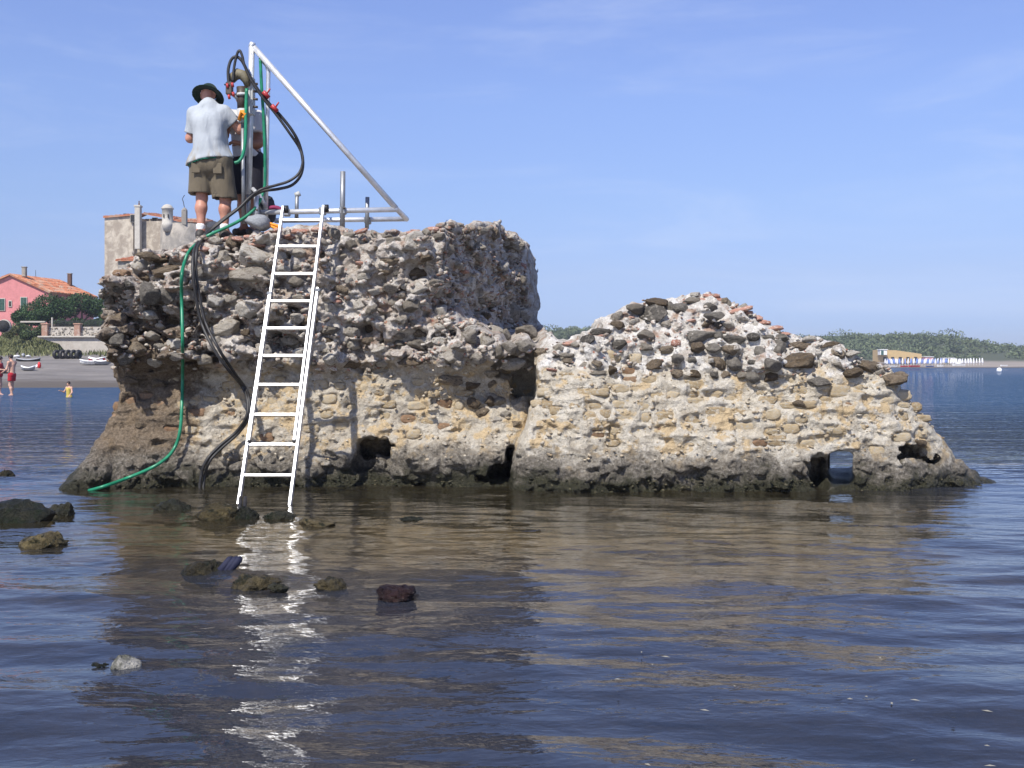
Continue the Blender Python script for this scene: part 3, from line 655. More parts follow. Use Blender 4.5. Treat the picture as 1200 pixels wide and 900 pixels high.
def rubble(B, root, n, box, smin, smax, mat, seed, name, inside, sub=1, sink=(-0.2, 0.45)):
    rg = np.random.default_rng(seed); shapes = [rock_shape(2000 + i, sub, 6, 0.12) for i in range(10)]
    Vs = []; Fs = []; off = 0
    for _ in range(n):
        for _t in range(30):
            x, y = rg.uniform(box[0], box[1]), rg.uniform(box[2], box[3])
            if inside(x, y): break
        p = B.settle(B.hit(x, y), 0.05, 0.15); s_ = smin + (smax - smin) * rg.uniform() ** 2.2
        V, Fc = shapes[rg.integers(0, 10)]
        a, b = rg.uniform(0, 6.28), rg.uniform(-.6, .6); ca, sa, cb, sb = math.cos(a), math.sin(a), math.cos(b), math.sin(b)
        W = V * np.array([s_ * rg.uniform(.9, 1.6), s_, s_ * rg.uniform(.55, .9)])
        W = np.stack([W[:, 0] * ca - W[:, 1] * sa, W[:, 0] * sa + W[:, 1] * ca, W[:, 2]], 1)
        W = np.stack([W[:, 0] * cb - W[:, 2] * sb, W[:, 1], W[:, 0] * sb + W[:, 2] * cb], 1)
        Vs.append(W + np.array([p.x, p.y + s_ * rg.uniform(*sink), p.z])); Fs.append(Fc + off); off += len(V)
    o = put(name, mesh_from(name, np.concatenate(Vs), np.concatenate(Fs), mat, True), root); o["kind"] = "stuff"; return o
inL2 = lambda x, y: (not (abs(x - 440) < 32 and abs(y - 530) < 24)) and not (x > 568 and y > 520) and LB.sd[LB.pix(P(x, y, 11.72).x, P(x, y, 11.72).z)] < -0.01
inR2 = lambda x, y: not (955 < x < 1005 and y > 520) and not (1048 < x < 1095 and 520 < y < 546) and RB.sd[RB.pix(P(x, y, 11.4).x, P(x, y, 11.4).z)] < -0.01
rubble(LB, tall, 1500, (116, 622, 260, 434), 0.010, 0.045, M_rubble_up, 61, "rubble", inL2, 2)
rubble(LB, tall, 380, (240, 600, 430, 540), 0.008, 0.030, M_rubble_low, 62, "mortar_crumbs", inL2, 1)
rubble(LB, tall, 260, (84, 604, 558, 575), 0.006, 0.022, M_weed, 63, "barnacles", inL2, 1)
rubble(LB, tall, 520, (512, 622, 262, 384), 0.016, 0.050, M_rubble_up, 67, "rubble", inL2, 2, (-0.5, 0.2))
rubble(RB, low, 420, (640, 1066, 338, 442), 0.008, 0.032, M_rubble_up, 64, "rubble", inR2, 2)
rubble(RB, low, 550, (606, 1110, 436, 540), 0.007, 0.028, M_rubble_low, 65, "mortar_crumbs", inR2, 1)
rubble(RB, low, 300, (600, 1158, 560, 578), 0.006, 0.022, M_weed, 66, "barnacles", inR2, 1)
# stones along the top where the rig stands
rg = np.random.default_rng(77); topn = 0
for _ in range(44):
    x = rg.uniform(-3.7, -0.4); y = 11.95 + rg.uniform() * 1.3
    k = str(rg.choice(['l', 'g', 't', 'r'])); s_ = rg.uniform(0.05, 0.10)
    zt = np.interp(x, [-4.3, -3.9, -3.4, -3.1, -2.6, -1.5, -0.5], [2.4, 2.5, 2.6, 2.68, 2.76, 2.78, 2.8]) + 0.035 * (y - 11.72)
    if len(SL) + topn < 299:
        put("tile" if k == 'r' else "stone", rock_mesh(k, int(rg.integers(0, 8))), tall, (x, y, zt), (rg.uniform(-.3, .3), rg.uniform(-.3, .3), rg.uniform(0, 6)), (s_ * 1.3, s_, s_ * (0.3 if k == 'r' else 0.7))); topn += 1

# ------------------------------------------------------------------ sea, sea bed, shores
def sea_material():
    m = NT("sea water"); m.n.remove(m.b); pos = m.coord("Position")
    sx = m.node("ShaderNodeSeparateXYZ"); m.lk(pos, sx.inputs[0])
    n1 = m.noise(m.mapped(pos, (5.0, 9.5, 1)), 1.0, 3, 0.55, 0.3); n2 = m.noise(m.mapped(pos, (0.55, 1.5, 1)), 1.0, 4, 0.6, 0.4); n3 = m.noise(m.mapped(pos, (17, 27, 1)), 1.0, 2, 0.5)
    dist = m.mapr(sx.outputs[1], 10.0, 22.0)                       # open water beyond the ruin carries more wind ripple
    h = m.math('ADD', m.math('MULTIPLY', n1, 0.0068), m.math('MULTIPLY', n3, 0.0008))
    h = m.math('ADD', h, m.math('MULTIPLY', m.math('MULTIPLY', n2, dist), 0.8))
    nrm = m.bump(h, 1.0, 1.0)
    fr = m.node("ShaderNodeFresnel"); fr.inputs["IOR"].default_value = 1.34; m.lk(nrm, fr.inputs["Normal"])
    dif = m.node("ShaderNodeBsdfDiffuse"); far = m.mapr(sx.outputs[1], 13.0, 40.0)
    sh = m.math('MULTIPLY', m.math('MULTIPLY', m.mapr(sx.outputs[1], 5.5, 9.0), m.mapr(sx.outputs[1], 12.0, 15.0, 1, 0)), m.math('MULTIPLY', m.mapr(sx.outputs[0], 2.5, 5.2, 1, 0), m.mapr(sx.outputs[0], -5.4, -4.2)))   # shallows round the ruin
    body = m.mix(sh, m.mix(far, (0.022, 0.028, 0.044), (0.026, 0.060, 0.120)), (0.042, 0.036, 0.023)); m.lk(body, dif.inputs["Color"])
    tr = m.node("ShaderNodeBsdfTransparent"); tr.inputs["Color"].default_value = (0.80, 0.76, 0.62, 1)
    gl = m.node("ShaderNodeBsdfGlossy"); gl.inputs["Color"].default_value = (1, 1, 1, 1); gl.inputs["Roughness"].default_value = 0.022; m.lk(nrm, gl.inputs["Normal"])
    a = m.node("ShaderNodeMixShader"); m.lk(m.math('ADD', m.math('MULTIPLY', sh, 0.40), m.math('MULTIPLY', m.math('SUBTRACT', 1.0, far), 0.22)), a.inputs[0]); m.lk(dif.outputs[0], a.inputs[1]); m.lk(tr.outputs[0], a.inputs[2])
    b = m.node("ShaderNodeMixShader"); m.lk(fr.outputs[0], b.inputs[0]); m.lk(a.outputs[0], b.inputs[1]); m.lk(gl.outputs[0], b.inputs[2])
    m.lk(b.outputs[0], m.out.inputs[0]); return m.m

def wave_height(X, Y, rg):
    Z = np.zeros_like(X)
    for i in range(52):
        lam = 0.095 * (1.075 ** i); k = 2 * math.pi / lam
        if lam > 2.2: break
        ang = rg.normal(0, 0.46) + 0.08; kx, ky = k * math.sin(ang), k * math.cos(ang)
        slope = 0.0225 * (1.0 if lam > 0.28 else 0.72)
        mod = 0.65 + 0.55 * fbm(X * 0.45 + i * 3.1, Y * 0.6, 0.5 * i, 90 + i, 1)
        Z += slope / k * mod * np.sin(kx * X + ky * Y + rg.uniform(0, 6.28) + 1.3 * vnoise(X * 0.7 / lam ** .5, Y * 0.7 / lam ** .5, i * 1.7, 33 + i))
    return Z
rg = np.random.default_rng(12)
xs = np.arange(-7.5, 7.51, 0.030); ys = np.arange(2.2, 14.51, 0.0215)
X, Y = np.meshgrid(xs, ys, indexing='ij'); X = X.astype(np.float32); Y = Y.astype(np.float32)
fade = smooth01(7.5, 6.6, np.abs(X)) * smooth01(14.5, 13.2, Y)
Z = wave_height(X, Y, rg).astype(np.float32) * fade * (1 - 0.15 * smooth01(8, 12, Y))
nx, ny = X.shape; V = np.stack([X.ravel(), Y.ravel(), Z.ravel()], 1)
i = np.arange(nx * ny, dtype=np.int32).reshape(nx, ny)
Q = np.stack([i[:-1, :-1].ravel(), i[1:, :-1].ravel(), i[1:, 1:].ravel(), i[:-1, 1:].ravel()], 1)
x0, x1, y0, y1 = float(xs[0]), float(xs[-1]), float(ys[0]), float(ys[-1]); B_ = 3000.0
xo = [-B_, x0, x1, B_]; yo = [-400.0, y0, y1, 6000.0]
V2 = np.array([(a, b, 0) for a in xo for b in yo], np.float32); n0 = len(V); Q2 = []
for a in range(3):
    for b in range(3):
        if a == 1 and b == 1: continue
        Q2.append((n0 + a * 4 + b, n0 + (a + 1) * 4 + b, n0 + (a + 1) * 4 + b + 1, n0 + a * 4 + b + 1))
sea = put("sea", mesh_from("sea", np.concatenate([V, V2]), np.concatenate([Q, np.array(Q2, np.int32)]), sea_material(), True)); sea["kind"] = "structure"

def seabed_material():
    m = NT("sea bed"); pos = m.coord("Position")
    n = m.noise(pos, 1.3, 6, 0.7, 0.6); n2 = m.noise(pos, 9.0, 4, 0.6)
    c = m.ramp(m.math('ADD', m.math('MULTIPLY', n, 0.75), m.math('MULTIPLY', n2, 0.25)), [(0.36, (0.02, 0.018, 0.014)), (0.46, (0.12, 0.095, 0.06)), (0.62, (0.30, 0.24, 0.155))])
    m.base(c); m.val("Roughness", 0.95); m.val("Normal", m.bump(n2, 0.6, 0.05)); return m.m
xs = np.concatenate([[-3000, -300, -60], np.linspace(-12, 12, 80), [60, 300, 3000]]); ys = np.concatenate([[-400, -20], np.linspace(0, 22, 80), [60, 300, 6000]])
X, Y = np.meshgrid(xs, ys, indexing='ij')
Zb = -0.42 - 0.9 * smooth01(14, 40, Y) - 0.5 * smooth01(8.5, 4, Y) - 0.5 * smooth01(3.0, 7, X) + 0.10 * fbm(X * 0.9, Y * 0.9, 0, 71, 3) * (Y < 30) * (np.abs(X) < 14)
nx, ny = X.shape; i = np.arange(nx * ny, dtype=np.int32).reshape(nx, ny)
Q = np.stack([i[:-1, :-1].ravel(), i[1:, :-1].ravel(), i[1:, 1:].ravel(), i[:-1, 1:].ravel()], 1)
bed = put("sea_bed", mesh_from("sea_bed", np.stack([X.ravel(), Y.ravel(), Zb.ravel()], 1), Q, seabed_material(), True)); bed["kind"] = "structure"

def sand_material(name, lo, mid, hi, wet=True, turf=None):
    m = NT(name); pos = m.coord("Position"); sx = m.node("ShaderNodeSeparateXYZ"); m.lk(pos, sx.inputs[0])
    n = m.noise(m.mapped(pos, (0.35, 1.0, 1)), 0.6, 6, 0.7); n2 = m.noise(pos, 5, 4, 0.7)
    c = m.ramp(m.math('ADD', m.math('MULTIPLY', n, 0.7), m.math('MULTIPLY', n2, 0.3)), [(0.35, lo), (0.5, mid), (0.66, hi)])
    if wet:
        zz = m.math('ADD', sx.outputs[2], m.math('MULTIPLY', m.math('SUBTRACT', n, 0.5), 0.5))
        c = m.mix(m.mapr(zz, 0.15, 0.42, 1, 0), c, (0.085, 0.07, 0.055))
    if turf:
        c = m.mix(m.mapr(m.math('ADD', sx.outputs[2], m.math('MULTIPLY', n, 2.0)), 2.6, 3.6), c, turf)
    m.base(c); m.val("Roughness", 0.95); m.val("Normal", m.bump(n2, 0.4, 0.08)); return m.m

# left shore: dark sand rising to a grassy bank
prof = [(30, -1.2), (52, -0.3), (57.5, 0.0), (61, 0.16), (68, 0.55), (76, 1.15), (85, 1.85), (92, 2.45), (98, 3.15), (104, 3.75), (125, 4.0), (160, 4.0), (400, 3.8), (900, 3.0)]
xs = np.concatenate([np.linspace(-900, -90, 14), np.linspace(-80, -8, 130), np.linspace(-4, 24, 8)]); ys = np.concatenate([np.linspace(30, 56, 20), np.linspace(56.4, 112, 120), np.linspace(116, 200, 20), [300, 500, 900]])
X, Y = np.meshgrid(xs, ys, indexing='ij')
Yeff = Y - 30 * smooth01(-24, 6, X) - 1.2 * vnoise(X * 0.12, 0.0, 0.0, 4) - 0.02 * (X + 45)
Zl = np.interp(Yeff, [p[0] for p in prof], [p[1] for p in prof]) + 0.05 * fbm(X * 0.5, Y * 0.5, 0, 5, 3) * (Yeff > 58)
Zl = np.where(X > 4, Zl - (X - 4) * 0.6, Zl)
nx, ny = X.shape; i = np.arange(nx * ny, dtype=np.int32).reshape(nx, ny)
Q = np.stack([i[:-1, :-1].ravel(), i[1:, :-1].ravel(), i[1:, 1:].ravel(), i[:-1, 1:].ravel()], 1)
beach = put("beach", mesh_from("beach", np.stack([X.ravel(), Y.ravel(), Zl.ravel()], 1), Q, sand_material("dark sand", (0.11, 0.10, 0.09), (0.165, 0.15, 0.135), (0.23, 0.21, 0.19)), True)); beach["kind"] = "structure"
def land(x, y):
    a = np.searchsorted(xs, x) - 1; b = np.searchsorted(ys, y) - 1; a = min(max(a, 0), len(xs) - 2); b = min(max(b, 0), len(ys) - 2)
    u = (x - xs[a]) / (xs[a + 1] - xs[a]); v = (y - ys[b]) / (ys[b + 1] - ys[b])
    return float((Zl[a, b] * (1 - u) + Zl[a + 1, b] * u) * (1 - v) + (Zl[a, b + 1] * (1 - u) + Zl[a + 1, b + 1] * u) * v)

# far shore on the right: strip of sand, wooded hills behind
ridge = [(300, 402), (480, 398), (560, 391), (640, 386), (690, 388), (800, 391), (900, 395), (960, 397), (1000, 394), (1040, 393), (1080, 397), (1105, 395), (1125, 399), (1150, 405), (1175, 408), (1200, 406), (1260, 403), (1360, 407), (1600, 412)]
xf = np.linspace(-160, 420, 150); yf = np.concatenate([np.linspace(315, 350, 16), np.linspace(353, 470, 50), np.linspace(480, 900, 12), [1500, 3000]])
X, Y = np.meshgrid(xf, yf, indexing='ij')
pxr = 600 + X / 455 * F_PX
top = EYE + (HOR - np.interp(pxr, [r[0] for r in ridge], [r[1] for r in ridge])) / F_PX * 455 - 2.2
Ys = Y - 6 * vnoise(X * 0.012, 0, 0, 8)
Zf = np.interp(Ys, [315, 334, 341, 356, 372], [-1.5, 0.0, 0.55, 1.1, 1.6]) + smooth01(368, 450, Ys) * (top - 1.6) + 1.2 * fbm(X * 0.03, Y * 0.03, 0, 14, 3) * smooth01(370, 400, Ys)
Zf = np.where(Y > 900, 12.0, Zf)
nx, ny = X.shape; i = np.arange(nx * ny, dtype=np.int32).reshape(nx, ny)
Q = np.stack([i[:-1, :-1].ravel(), i[1:, :-1].ravel(), i[1:, 1:].ravel(), i[:-1, 1:].ravel()], 1)
hill = put("hill", mesh_from("hill", np.stack([X.ravel(), Y.ravel(), Zf.ravel()], 1), Q, sand_material("dune sand", (0.17, 0.14, 0.11), (0.26, 0.22, 0.175), (0.33, 0.29, 0.235), True, (0.055, 0.065, 0.03)), True)); hill["kind"] = "structure"
def far_land(x, y):
    a = int(np.clip((x - xf[0]) / (xf[1] - xf[0]), 0, len(xf) - 2)); b = int(np.clip(np.searchsorted(yf, y) - 1, 0, len(yf) - 2))
    u = (x - xf[a]) / (xf[a + 1] - xf[a]); v = (y - yf[b]) / (yf[b + 1] - yf[b])
    return float((Zf[a, b] * (1 - u) + Zf[a + 1, b] * u) * (1 - v) + (Zf[a, b + 1] * (1 - u) + Zf[a + 1, b + 1] * u) * v)

# ------------------------------------------------------------------ foliage
def leaf_mat(name, lo, hi, var=0.5, scale=0.9):
    m = NT(name); g = m.node("ShaderNodeNewGeometry"); rnd = g.outputs["Random Per Island"]
    n = m.noise(g.outputs["Position"], scale, 3, 0.6)
    c = m.ramp(m.math('ADD', m.math('MULTIPLY', rnd, var), m.math('MULTIPLY', n, 1 - var)), [(0.25, lo), (0.7, hi)])
    m.base(c); m.val("Roughness", 0.6); m.val("Specular IOR Level", 0.25)
    return m.m
M_pine = leaf_mat("dark pine needles", (0.010, 0.026, 0.008), (0.05, 0.095, 0.028))
M_scrub = leaf_mat("olive scrub leaves", (0.022, 0.038, 0.014), (0.085, 0.12, 0.045))
M_wood = leaf_mat("far scrub wood", (0.035, 0.055, 0.024), (0.15, 0.18, 0.085), 0.22, 0.06)
M_dry = leaf_mat("dry grass", (0.06, 0.075, 0.025), (0.19, 0.19, 0.085))
M_bark = plain("bark", (0.10, 0.07, 0.05), 0.9, var=0.4, scale=8, bump=0.6, bscale=30, bdist=0.02)

def leaf_cloud(clumps, n, size, rg, flat=0.75):
    """n small leaf quads spread through ellipsoid clumps [(center, radii)]"""
    w = np.array([r[0] * r[1] * r[2] for c, r in clumps]) ** 0.67; w /= w.sum()
    which = rg.choice(len(clumps), n, p=w)
    C = np.array([c for c, r in clumps])[which]; Rr = np.array([r for c, r in clumps])[which]
    d = rg.normal(size=(n, 3)); d /= np.linalg.norm(d, axis=1)[:, None]
    rad = rg.uniform(0.35, 1.06, n) ** 0.55
    p = C + d * Rr * rad[:, None]
    s = size * rg.uniform(0.6, 1.4, n)
    a = rg.normal(size=(n, 3)); a /= np.linalg.norm(a, axis=1)[:, None]
    b = np.cross(a, d + rg.normal(scale=0.7, size=(n, 3))); b /= np.linalg.norm(b, axis=1)[:, None] + 1e-9
    a *= s[:, None]; b *= (s * flat)[:, None]
    V = np.stack([p - a, p - b * 0.6 + a * 0.1, p + a, p + b * 0.6], 1).reshape(-1, 3)
    Q = np.arange(4 * n, dtype=np.int32).reshape(n, 4)
    return V.astype(np.float32), Q

def tree(name, label, base, clumps, n, size, mat, trunk_r, group=None, seed=1, cat="tree"):
    rg = np.random.default_rng(seed); t = thing(name, label, cat, base, 0, group)
    V, Q = leaf_cloud(clumps, n, size, rg); put("crown", mesh_from("crown", V, Q, mat, False), t)
    mb = MB()
    for c, r in clumps:
        h0 = min(c[2] * 0.5, 1.2)
        mb.tube(catmull([(0, 0, -0.3), (c[0] * 0.15, c[1] * 0.15, h0), (c[0] * 0.7, c[1] * 0.7, c[2] * 0.75), (c[0], c[1], c[2] + r[2] * 0.4)], 3),
                list(np.linspace(trunk_r, trunk_r * 0.25, 10)), 6)
    mb.build("trunk", M_bark, t, True); return t

# ------------------------------------------------------------------ metal, rubber and plastic
def metal(name, c, rough=0.35, metallic=0.9):
    m = NT(name); co = m.coord("Object"); n = m.noise(m.mapped(co, (30, 30, 4)), 1.0, 5, 0.6); n2 = m.noise(co, 9, 5, 0.7)
    m.base(m.ramp(n2, [(0.3, tuple(x * 0.72 for x in c)), (0.6, c)])); m.val("Metallic", metallic)
    m.val("Roughness", m.mapr(n, 0.3, 0.7, rough * 0.92, rough * 1.12)); m.val("Normal", m.bump(n2, 0.03, 0.002)); return m.m
M_alu = metal("brushed aluminium", (0.66, 0.66, 0.66), 0.40, 0.6)
M_galv = metal("galvanised tube", (0.66, 0.67, 0.68), 0.42, 0.55)
M_steel = metal("dull steel", (0.30, 0.31, 0.32), 0.5, 0.7)
M_black = plain("black rubber", (0.022, 0.021, 0.021), 0.5, var=0.6, scale=14, bump=0.15)
M_green = plain("green hose", (0.014, 0.18, 0.092), 0.36, var=0.35, scale=11, bump=0.08)
M_redp = plain("red plastic", (0.36, 0.03, 0.03), 0.4, var=0.15)
M_orange = plain("orange paint", (0.75, 0.27, 0.02), 0.45, var=0.15)
M_rust = plain("oily dark iron", (0.06, 0.045, 0.035), 0.5, var=0.5, bump=0.3)
M_khaki = plain("khaki guard", (0.16, 0.14, 0.09), 0.7, var=0.3)
M_grey = plain("grey casting", (0.42, 0.43, 0.42), 0.5, var=0.2)

# ------------------------------------------------------------------ ladder
def lad(px, py, off=0.0):
    Y = (10.2 + 0.505 * EYE - off) / (1 + 0.505 * (py - HOR) / F_PX); return P(px, py, Y)
def lin(a, b, t): return a + (b - a) * t
ladder = thing("ladder", "white aluminium extension ladder leaning on the tall ruined block from the water", "ladder", lad(310, 590))
LO = ladder.location
def lrail(pa, pb, w, h, off):
    a, b = lad(*pa, off) - LO, lad(*pb, off) - LO
    MB().bar(a, b, w, h, (0, -0.89, 0.45), 0.004).build("rail", M_alu, ladder)
    return a, b
lo_l = ((279.6, 592), (316, 346)); lo_r = ((339.6, 593.5), (372.5, 338))
up_l = ((292, 517), (332, 243)); up_r = ((345, 517), (379.3, 242))
lrail(*lo_l, 0.028, 0.065, 0.0); lrail(*lo_r, 0.028, 0.065, 0.0)
lrail(*up_l, 0.026, 0.060, 0.012); lrail(*up_r, 0.026, 0.060, 0.012)
def at_y(seg, y):
    t = (y - seg[0][1]) / (seg[1][1] - seg[0][1]); return seg[0][0] + (seg[1][0] - seg[0][0]) * t
for y in (258, 289, 321, 353, 385, 417, 451, 486, 521, 557):
    L_, R_ = (up_l, up_r) if y < 500 else (lo_l, lo_r); off = 0.012 if y < 500 else 0.0
    a = lad(at_y(L_, y), y, off) - LO; b = lad(at_y(R_, y), y, off) - LO
    MB().bar(a, b, 0.030, 0.030, (0, -0.89, 0.45), 0.005).build("rung", M_alu, ladder)
for seg in (up_l, up_r):                                          # rubber wheel at each upper end
    c = lad(seg[1][0] + 3.0, seg[1][1] + 2, 0.0) - LO
    MB().tube([c + Vector((-0.02, 0.02, 0)), c + Vector((0.02, 0.02, 0))], 0.042, 14).build("end_wheel", M_black, ladder, True)
for seg, y in ((lo_l, 344), (lo_r, 340)):                         # hooks that hold the two sections together
    c = lad(at_y(seg, y), y, 0.02) - LO
    MB().box(c, (0.055, 0.06, 0.035), None, 0.006).build("section_clamp", M_steel, ladder)
for seg in (up_l, up_r):
    c = lad(at_y(seg, 517), 517, 0.012) - LO
    MB().box(c, (0.030, 0.066, 0.02), None, 0.004).build("rail_plug", M_black, ladder)

# ------------------------------------------------------------------ drilling rig
YM = 12.3
rig = thing("drilling_frame", "triangular galvanised tube drilling frame standing on the ruin above the ladder", "drilling rig", P(300, 258, YM))
RO = rig.location
def rt(name, pts, r, mat=None, n=12): return MB().tube([P(*p) - RO for p in pts], r, n).build(name, mat or M_galv, rig, True)
rt("mast", [(295, 53, YM), (291.5, 228, YM)], 0.033)
rt("mast_foot", [(291.4, 228, YM), (291, 262, YM)], 0.024, M_steel)
rt("brace", [(296.5, 54.5, YM), (464, 244, YM)], 0.033)
rt("mast_cap", [(293, 52, YM), (298, 54, YM)], 0.036)
rt("second_post", [(308, 71, YM + .03), (313, 77, YM + .05), (314.6, 84, YM + .06), (313, 160, YM + .06), (311.5, 254, YM + .06)], 0.024, M_galv)
rt("base_rail", [(304, 249, YM), (466, 245.5, YM)], 0.029)
rt("base_rail", [(322, 258.5, YM + .6), (476, 256.6, YM + .6)], 0.029)
rt("end_rail", [(464, 244, YM), (476.5, 256.8, YM + .6)], 0.030)
rt("short_post", [(300.5, 226, YM - .1), (300, 260, YM - .1)], 0.026, M_galv)
rt("strut", [(296, 221, YM), (304, 229, YM - .06), (312, 243, YM + .05)], 0.022)
rt("gusset", [(311.5, 196, YM + .07), (311, 262, YM + .07)], 0.030, M_steel)
for (x, y0, y1, r, dy, top) in ((347.5, 228, 256, 0.022, .25, 1), (401.2, 201, 268, 0.029, -0.04, 0), (430, 231, 268, 0.024, .35, 0)):
    rt("anchor_bar", [(x + .6, y0, YM + dy), (x, y1, YM + dy)], r, M_steel)
    if top: rt("bar_cap", [(x - 1.5, y0 + 1, YM + dy), (x + 4, y0 - 1.5, YM + dy)], 0.03, M_grey)
for (x, y, dy) in ((300.5, 249, -.06), (402, 247, -.02), (431, 258.5, .5), (336, 249, 0), (378, 247.5, 0)):
    c = P(x, y, YM + dy) - RO
    MB().box(c, (0.075, 0.09, 0.085), None, 0.012).build("coupler", M_steel, rig)
    MB().tube([c + Vector((0.02, -0.07, 0.02)), c + Vector((0.02, 0.05, 0.02))], 0.012, 8).build("coupler_bolt", M_rust, rig, True)
# drill carriage on the mast
drill = thing("core_drill", "hydraulic core drill with red valves and yellow handle clamped to the frame mast", "drill", P(285, 120, YM - .05))
DO = drill.location
def db(name, c, size, mat, M=None, bev=0.008): return MB().box(P(*c) - DO, size, M, bev).build(name, mat, drill)
def dt(name, pts, r, mat, n=10): return MB().tube([P(*p) - DO for p in pts], r, n).build(name, mat, drill, True)
db("carriage", (291, 118, YM - .03), (0.10, 0.10, 0.34), M_grey, None, 0.02)
db("carriage_plate", (296, 113, YM - .01), (0.035, 0.12, 0.42), M_grey, None, 0.006)
for k in range(4): dt("clamp_screw", [(297, 98 + 9 * k, YM - .06), (302, 98.5 + 9 * k, YM - .06)], 0.014, M_rust)
dt("motor_guard", [(272, 96, YM - .1), (274, 90, YM - .1), (279, 86.5, YM - .1), (285, 88, YM - .1), (289, 95, YM - .1), (290, 101, YM - .08)], [0.03, 0.055, 0.062, 0.06, 0.045, 0.03], M_khaki)
dt("motor", [(283, 102, YM - .1), (284, 128, YM - .1)], 0.055, M_rust, 14)
dt("motor_flange", [(283.5, 110, YM - .1), (283.7, 113, YM - .1)], 0.075, M_grey, 14)
dt("gear_housing", [(284, 128, YM - .1), (284.5, 144, YM - .1)], [0.06, 0.045], M_grey, 14)
dt("drill_rod", [(284.5, 144, YM - .1), (285.5, 262, YM - .1)], 0.022, M_steel)
dt("handle", [(280, 141, YM - .16), (283, 131, YM - .18), (287, 133, YM - .18), (287, 140, YM - .14)], 0.020, M_orange)
db("handle_plate", (284.5, 134, YM - .15), (0.06, 0.05, 0.09), M_orange)
db("valve_block", (269, 104, YM - .16), (0.07, 0.08, 0.14), M_rust)
for (x, y) in ((266, 98), (272, 97), (268, 111), (273, 108)): dt("valve_fitting", [(x, y, YM - .2), (x + 1, y + 5, YM - .2)], 0.015, M_redp)
dt("valve_lever", [(263, 99, YM - .2), (269, 100, YM - .2)], 0.010, M_black); dt("valve_arm", [(270, 108, YM - .15), (284, 120, YM - .1)], 0.022, M_steel)

# ------------------------------------------------------------------ hoses
def on_wall(px, py, lift): p = LB.hit(px, py); i, j = LB.pix(p.x, p.z); f = float(LB.F[max(i - 4, 0):i + 5, max(j - 4, 0):j + 5].min()); return Vector((p.x * (f - lift) / p.y, f - lift, EYE + (p.z - EYE) * (f - lift) / p.y))
def hose(name, pts, r, mat, label, group=None):
    mb = MB().tube(catmull(pts, 7), r, 8); o = mb.build(name, mat, None, True); tag(o, label, "hose", group); return o
HB = [(268, 98, YM - .16), (267.5, 82, YM - .15), (271, 70, YM - .14), (277, 66.5, YM - .14), (284, 72, YM - .14), (292, 88, YM - .13), (303, 106, YM - .12), (316, 122, YM - .1), (330, 137, YM - .08), (343, 154, YM - .05), (351, 170, YM), (355, 190, YM),
      (352, 206, YM - .02), (342, 217, YM - .05), (326, 221.5, YM - .1), (308, 224, YM - .14), (295, 231, YM - .16), (282, 242, YM - .2), (268, 252, YM - .25), (250, 266, YM - .3), (237, 278, 12.0)]
HW = [(228, 292), (226, 318), (230, 350), (236, 378), (250, 408), (268, 434), (283, 452), (290, 468), (289, 488), (277, 506), (258, 522), (243, 538), (236, 556), (233, 582)]
HW = [on_wall(a, b, 0.10 if b < 430 else (0.22 if b < 500 else 0.10)) for a, b in HW]
hose("hydraulic_hose", [P(*p) for p in HB] + HW, 0.0175, M_black, "black hydraulic hose looping out farthest from the drill then hanging down the wall", "black hydraulic hoses")
HB2 = [(273, 96, YM - .17), (274.5, 78, YM - .16), (278, 63, YM - .16), (281, 59.5, YM - .16), (284, 66, YM - .16), (287, 78, YM - .16), (296, 97, YM - .15), (309, 116, YM - .14), (325, 136, YM - .12), (340, 157, YM - .1), (350, 172, YM - .04), (355, 186, YM - .05),
       (351, 202, YM - .07), (339, 212, YM - .1), (322, 217.5, YM - .15), (306, 222, YM - .2), (293, 231, YM - .2), (280, 244, YM - .24), (266, 255, YM - .29), (249, 268.5, YM - .34), (239, 279, 11.95)]
HW2 = [(231, 292), (230, 318), (234, 348), (241, 378), (256, 408), (274, 436), (287, 454), (292, 468), (291, 490), (279, 508), (261, 524), (246, 540), (240, 558), (237, 582)]
HW2 = [on_wall(a, b, 0.12 if b < 430 else (0.20 if b < 500 else 0.09)) for a, b in HW2]
hose("hydraulic_hose", [P(*p) for p in HB2] + HW2, 0.0155, M_black, "thinner black hydraulic hose on the higher narrow loop beside the drill valves", "black hydraulic hoses")
HG = [(305, 68, YM + .02), (306.5, 100, YM + .02), (309, 140, YM + .02), (310.5, 180, YM + .02), (310.5, 214, YM + .02), (308, 226, YM), (303, 238, YM - .08), (294, 249, YM - .15), (280, 259, YM - .22), (262, 268, YM - .3), (246, 275, YM - .36), (234, 283, 11.9)]
HGW = [(222, 294), (216, 308), (213, 324), (213, 352), (214, 400), (214, 440), (213, 480), (211, 505), (206, 522), (196, 536), (178, 548), (150, 560), (122, 570), (104, 575)]
HGW = [on_wall(a, b, 0.09) for a, b in HGW]
hose("water_hose", [P(*p) for p in HG] + HGW, 0.018, M_green, "long green water hose running from the frame down the wall into the sea")
HG2 = [(289, 104, YM - .16), (288.3, 130, YM - .17), (288, 152, YM - .18), (287, 170, YM - .18), (284, 183, YM - .19), (280, 189, YM - .2), (275, 191, YM - .2)]
hose("water_hose", [P(*p) for p in HG2], 0.019, M_green, "short green water hose hanging in front of the mast beside the hat man")
for (x, y, c, lb) in ((312, 111, M_redp, "red clip on the black hoses near the upper post"), (322, 127, M_redp, "red tie round the hoses nearer the big loop")):
    c0 = P(x, y, YM - .13); mb = MB().tube([c0 + Vector((-.03, -.02, .03)), c0 + Vector((.03, .0, -.035))], 0.024, 10).tube([c0, c0 + Vector((.05, -.03, .06))], 0.01, 6)
    tag(mb.build("hose_clip", c, None, True), lb, "clip", "red clips on the hoses")

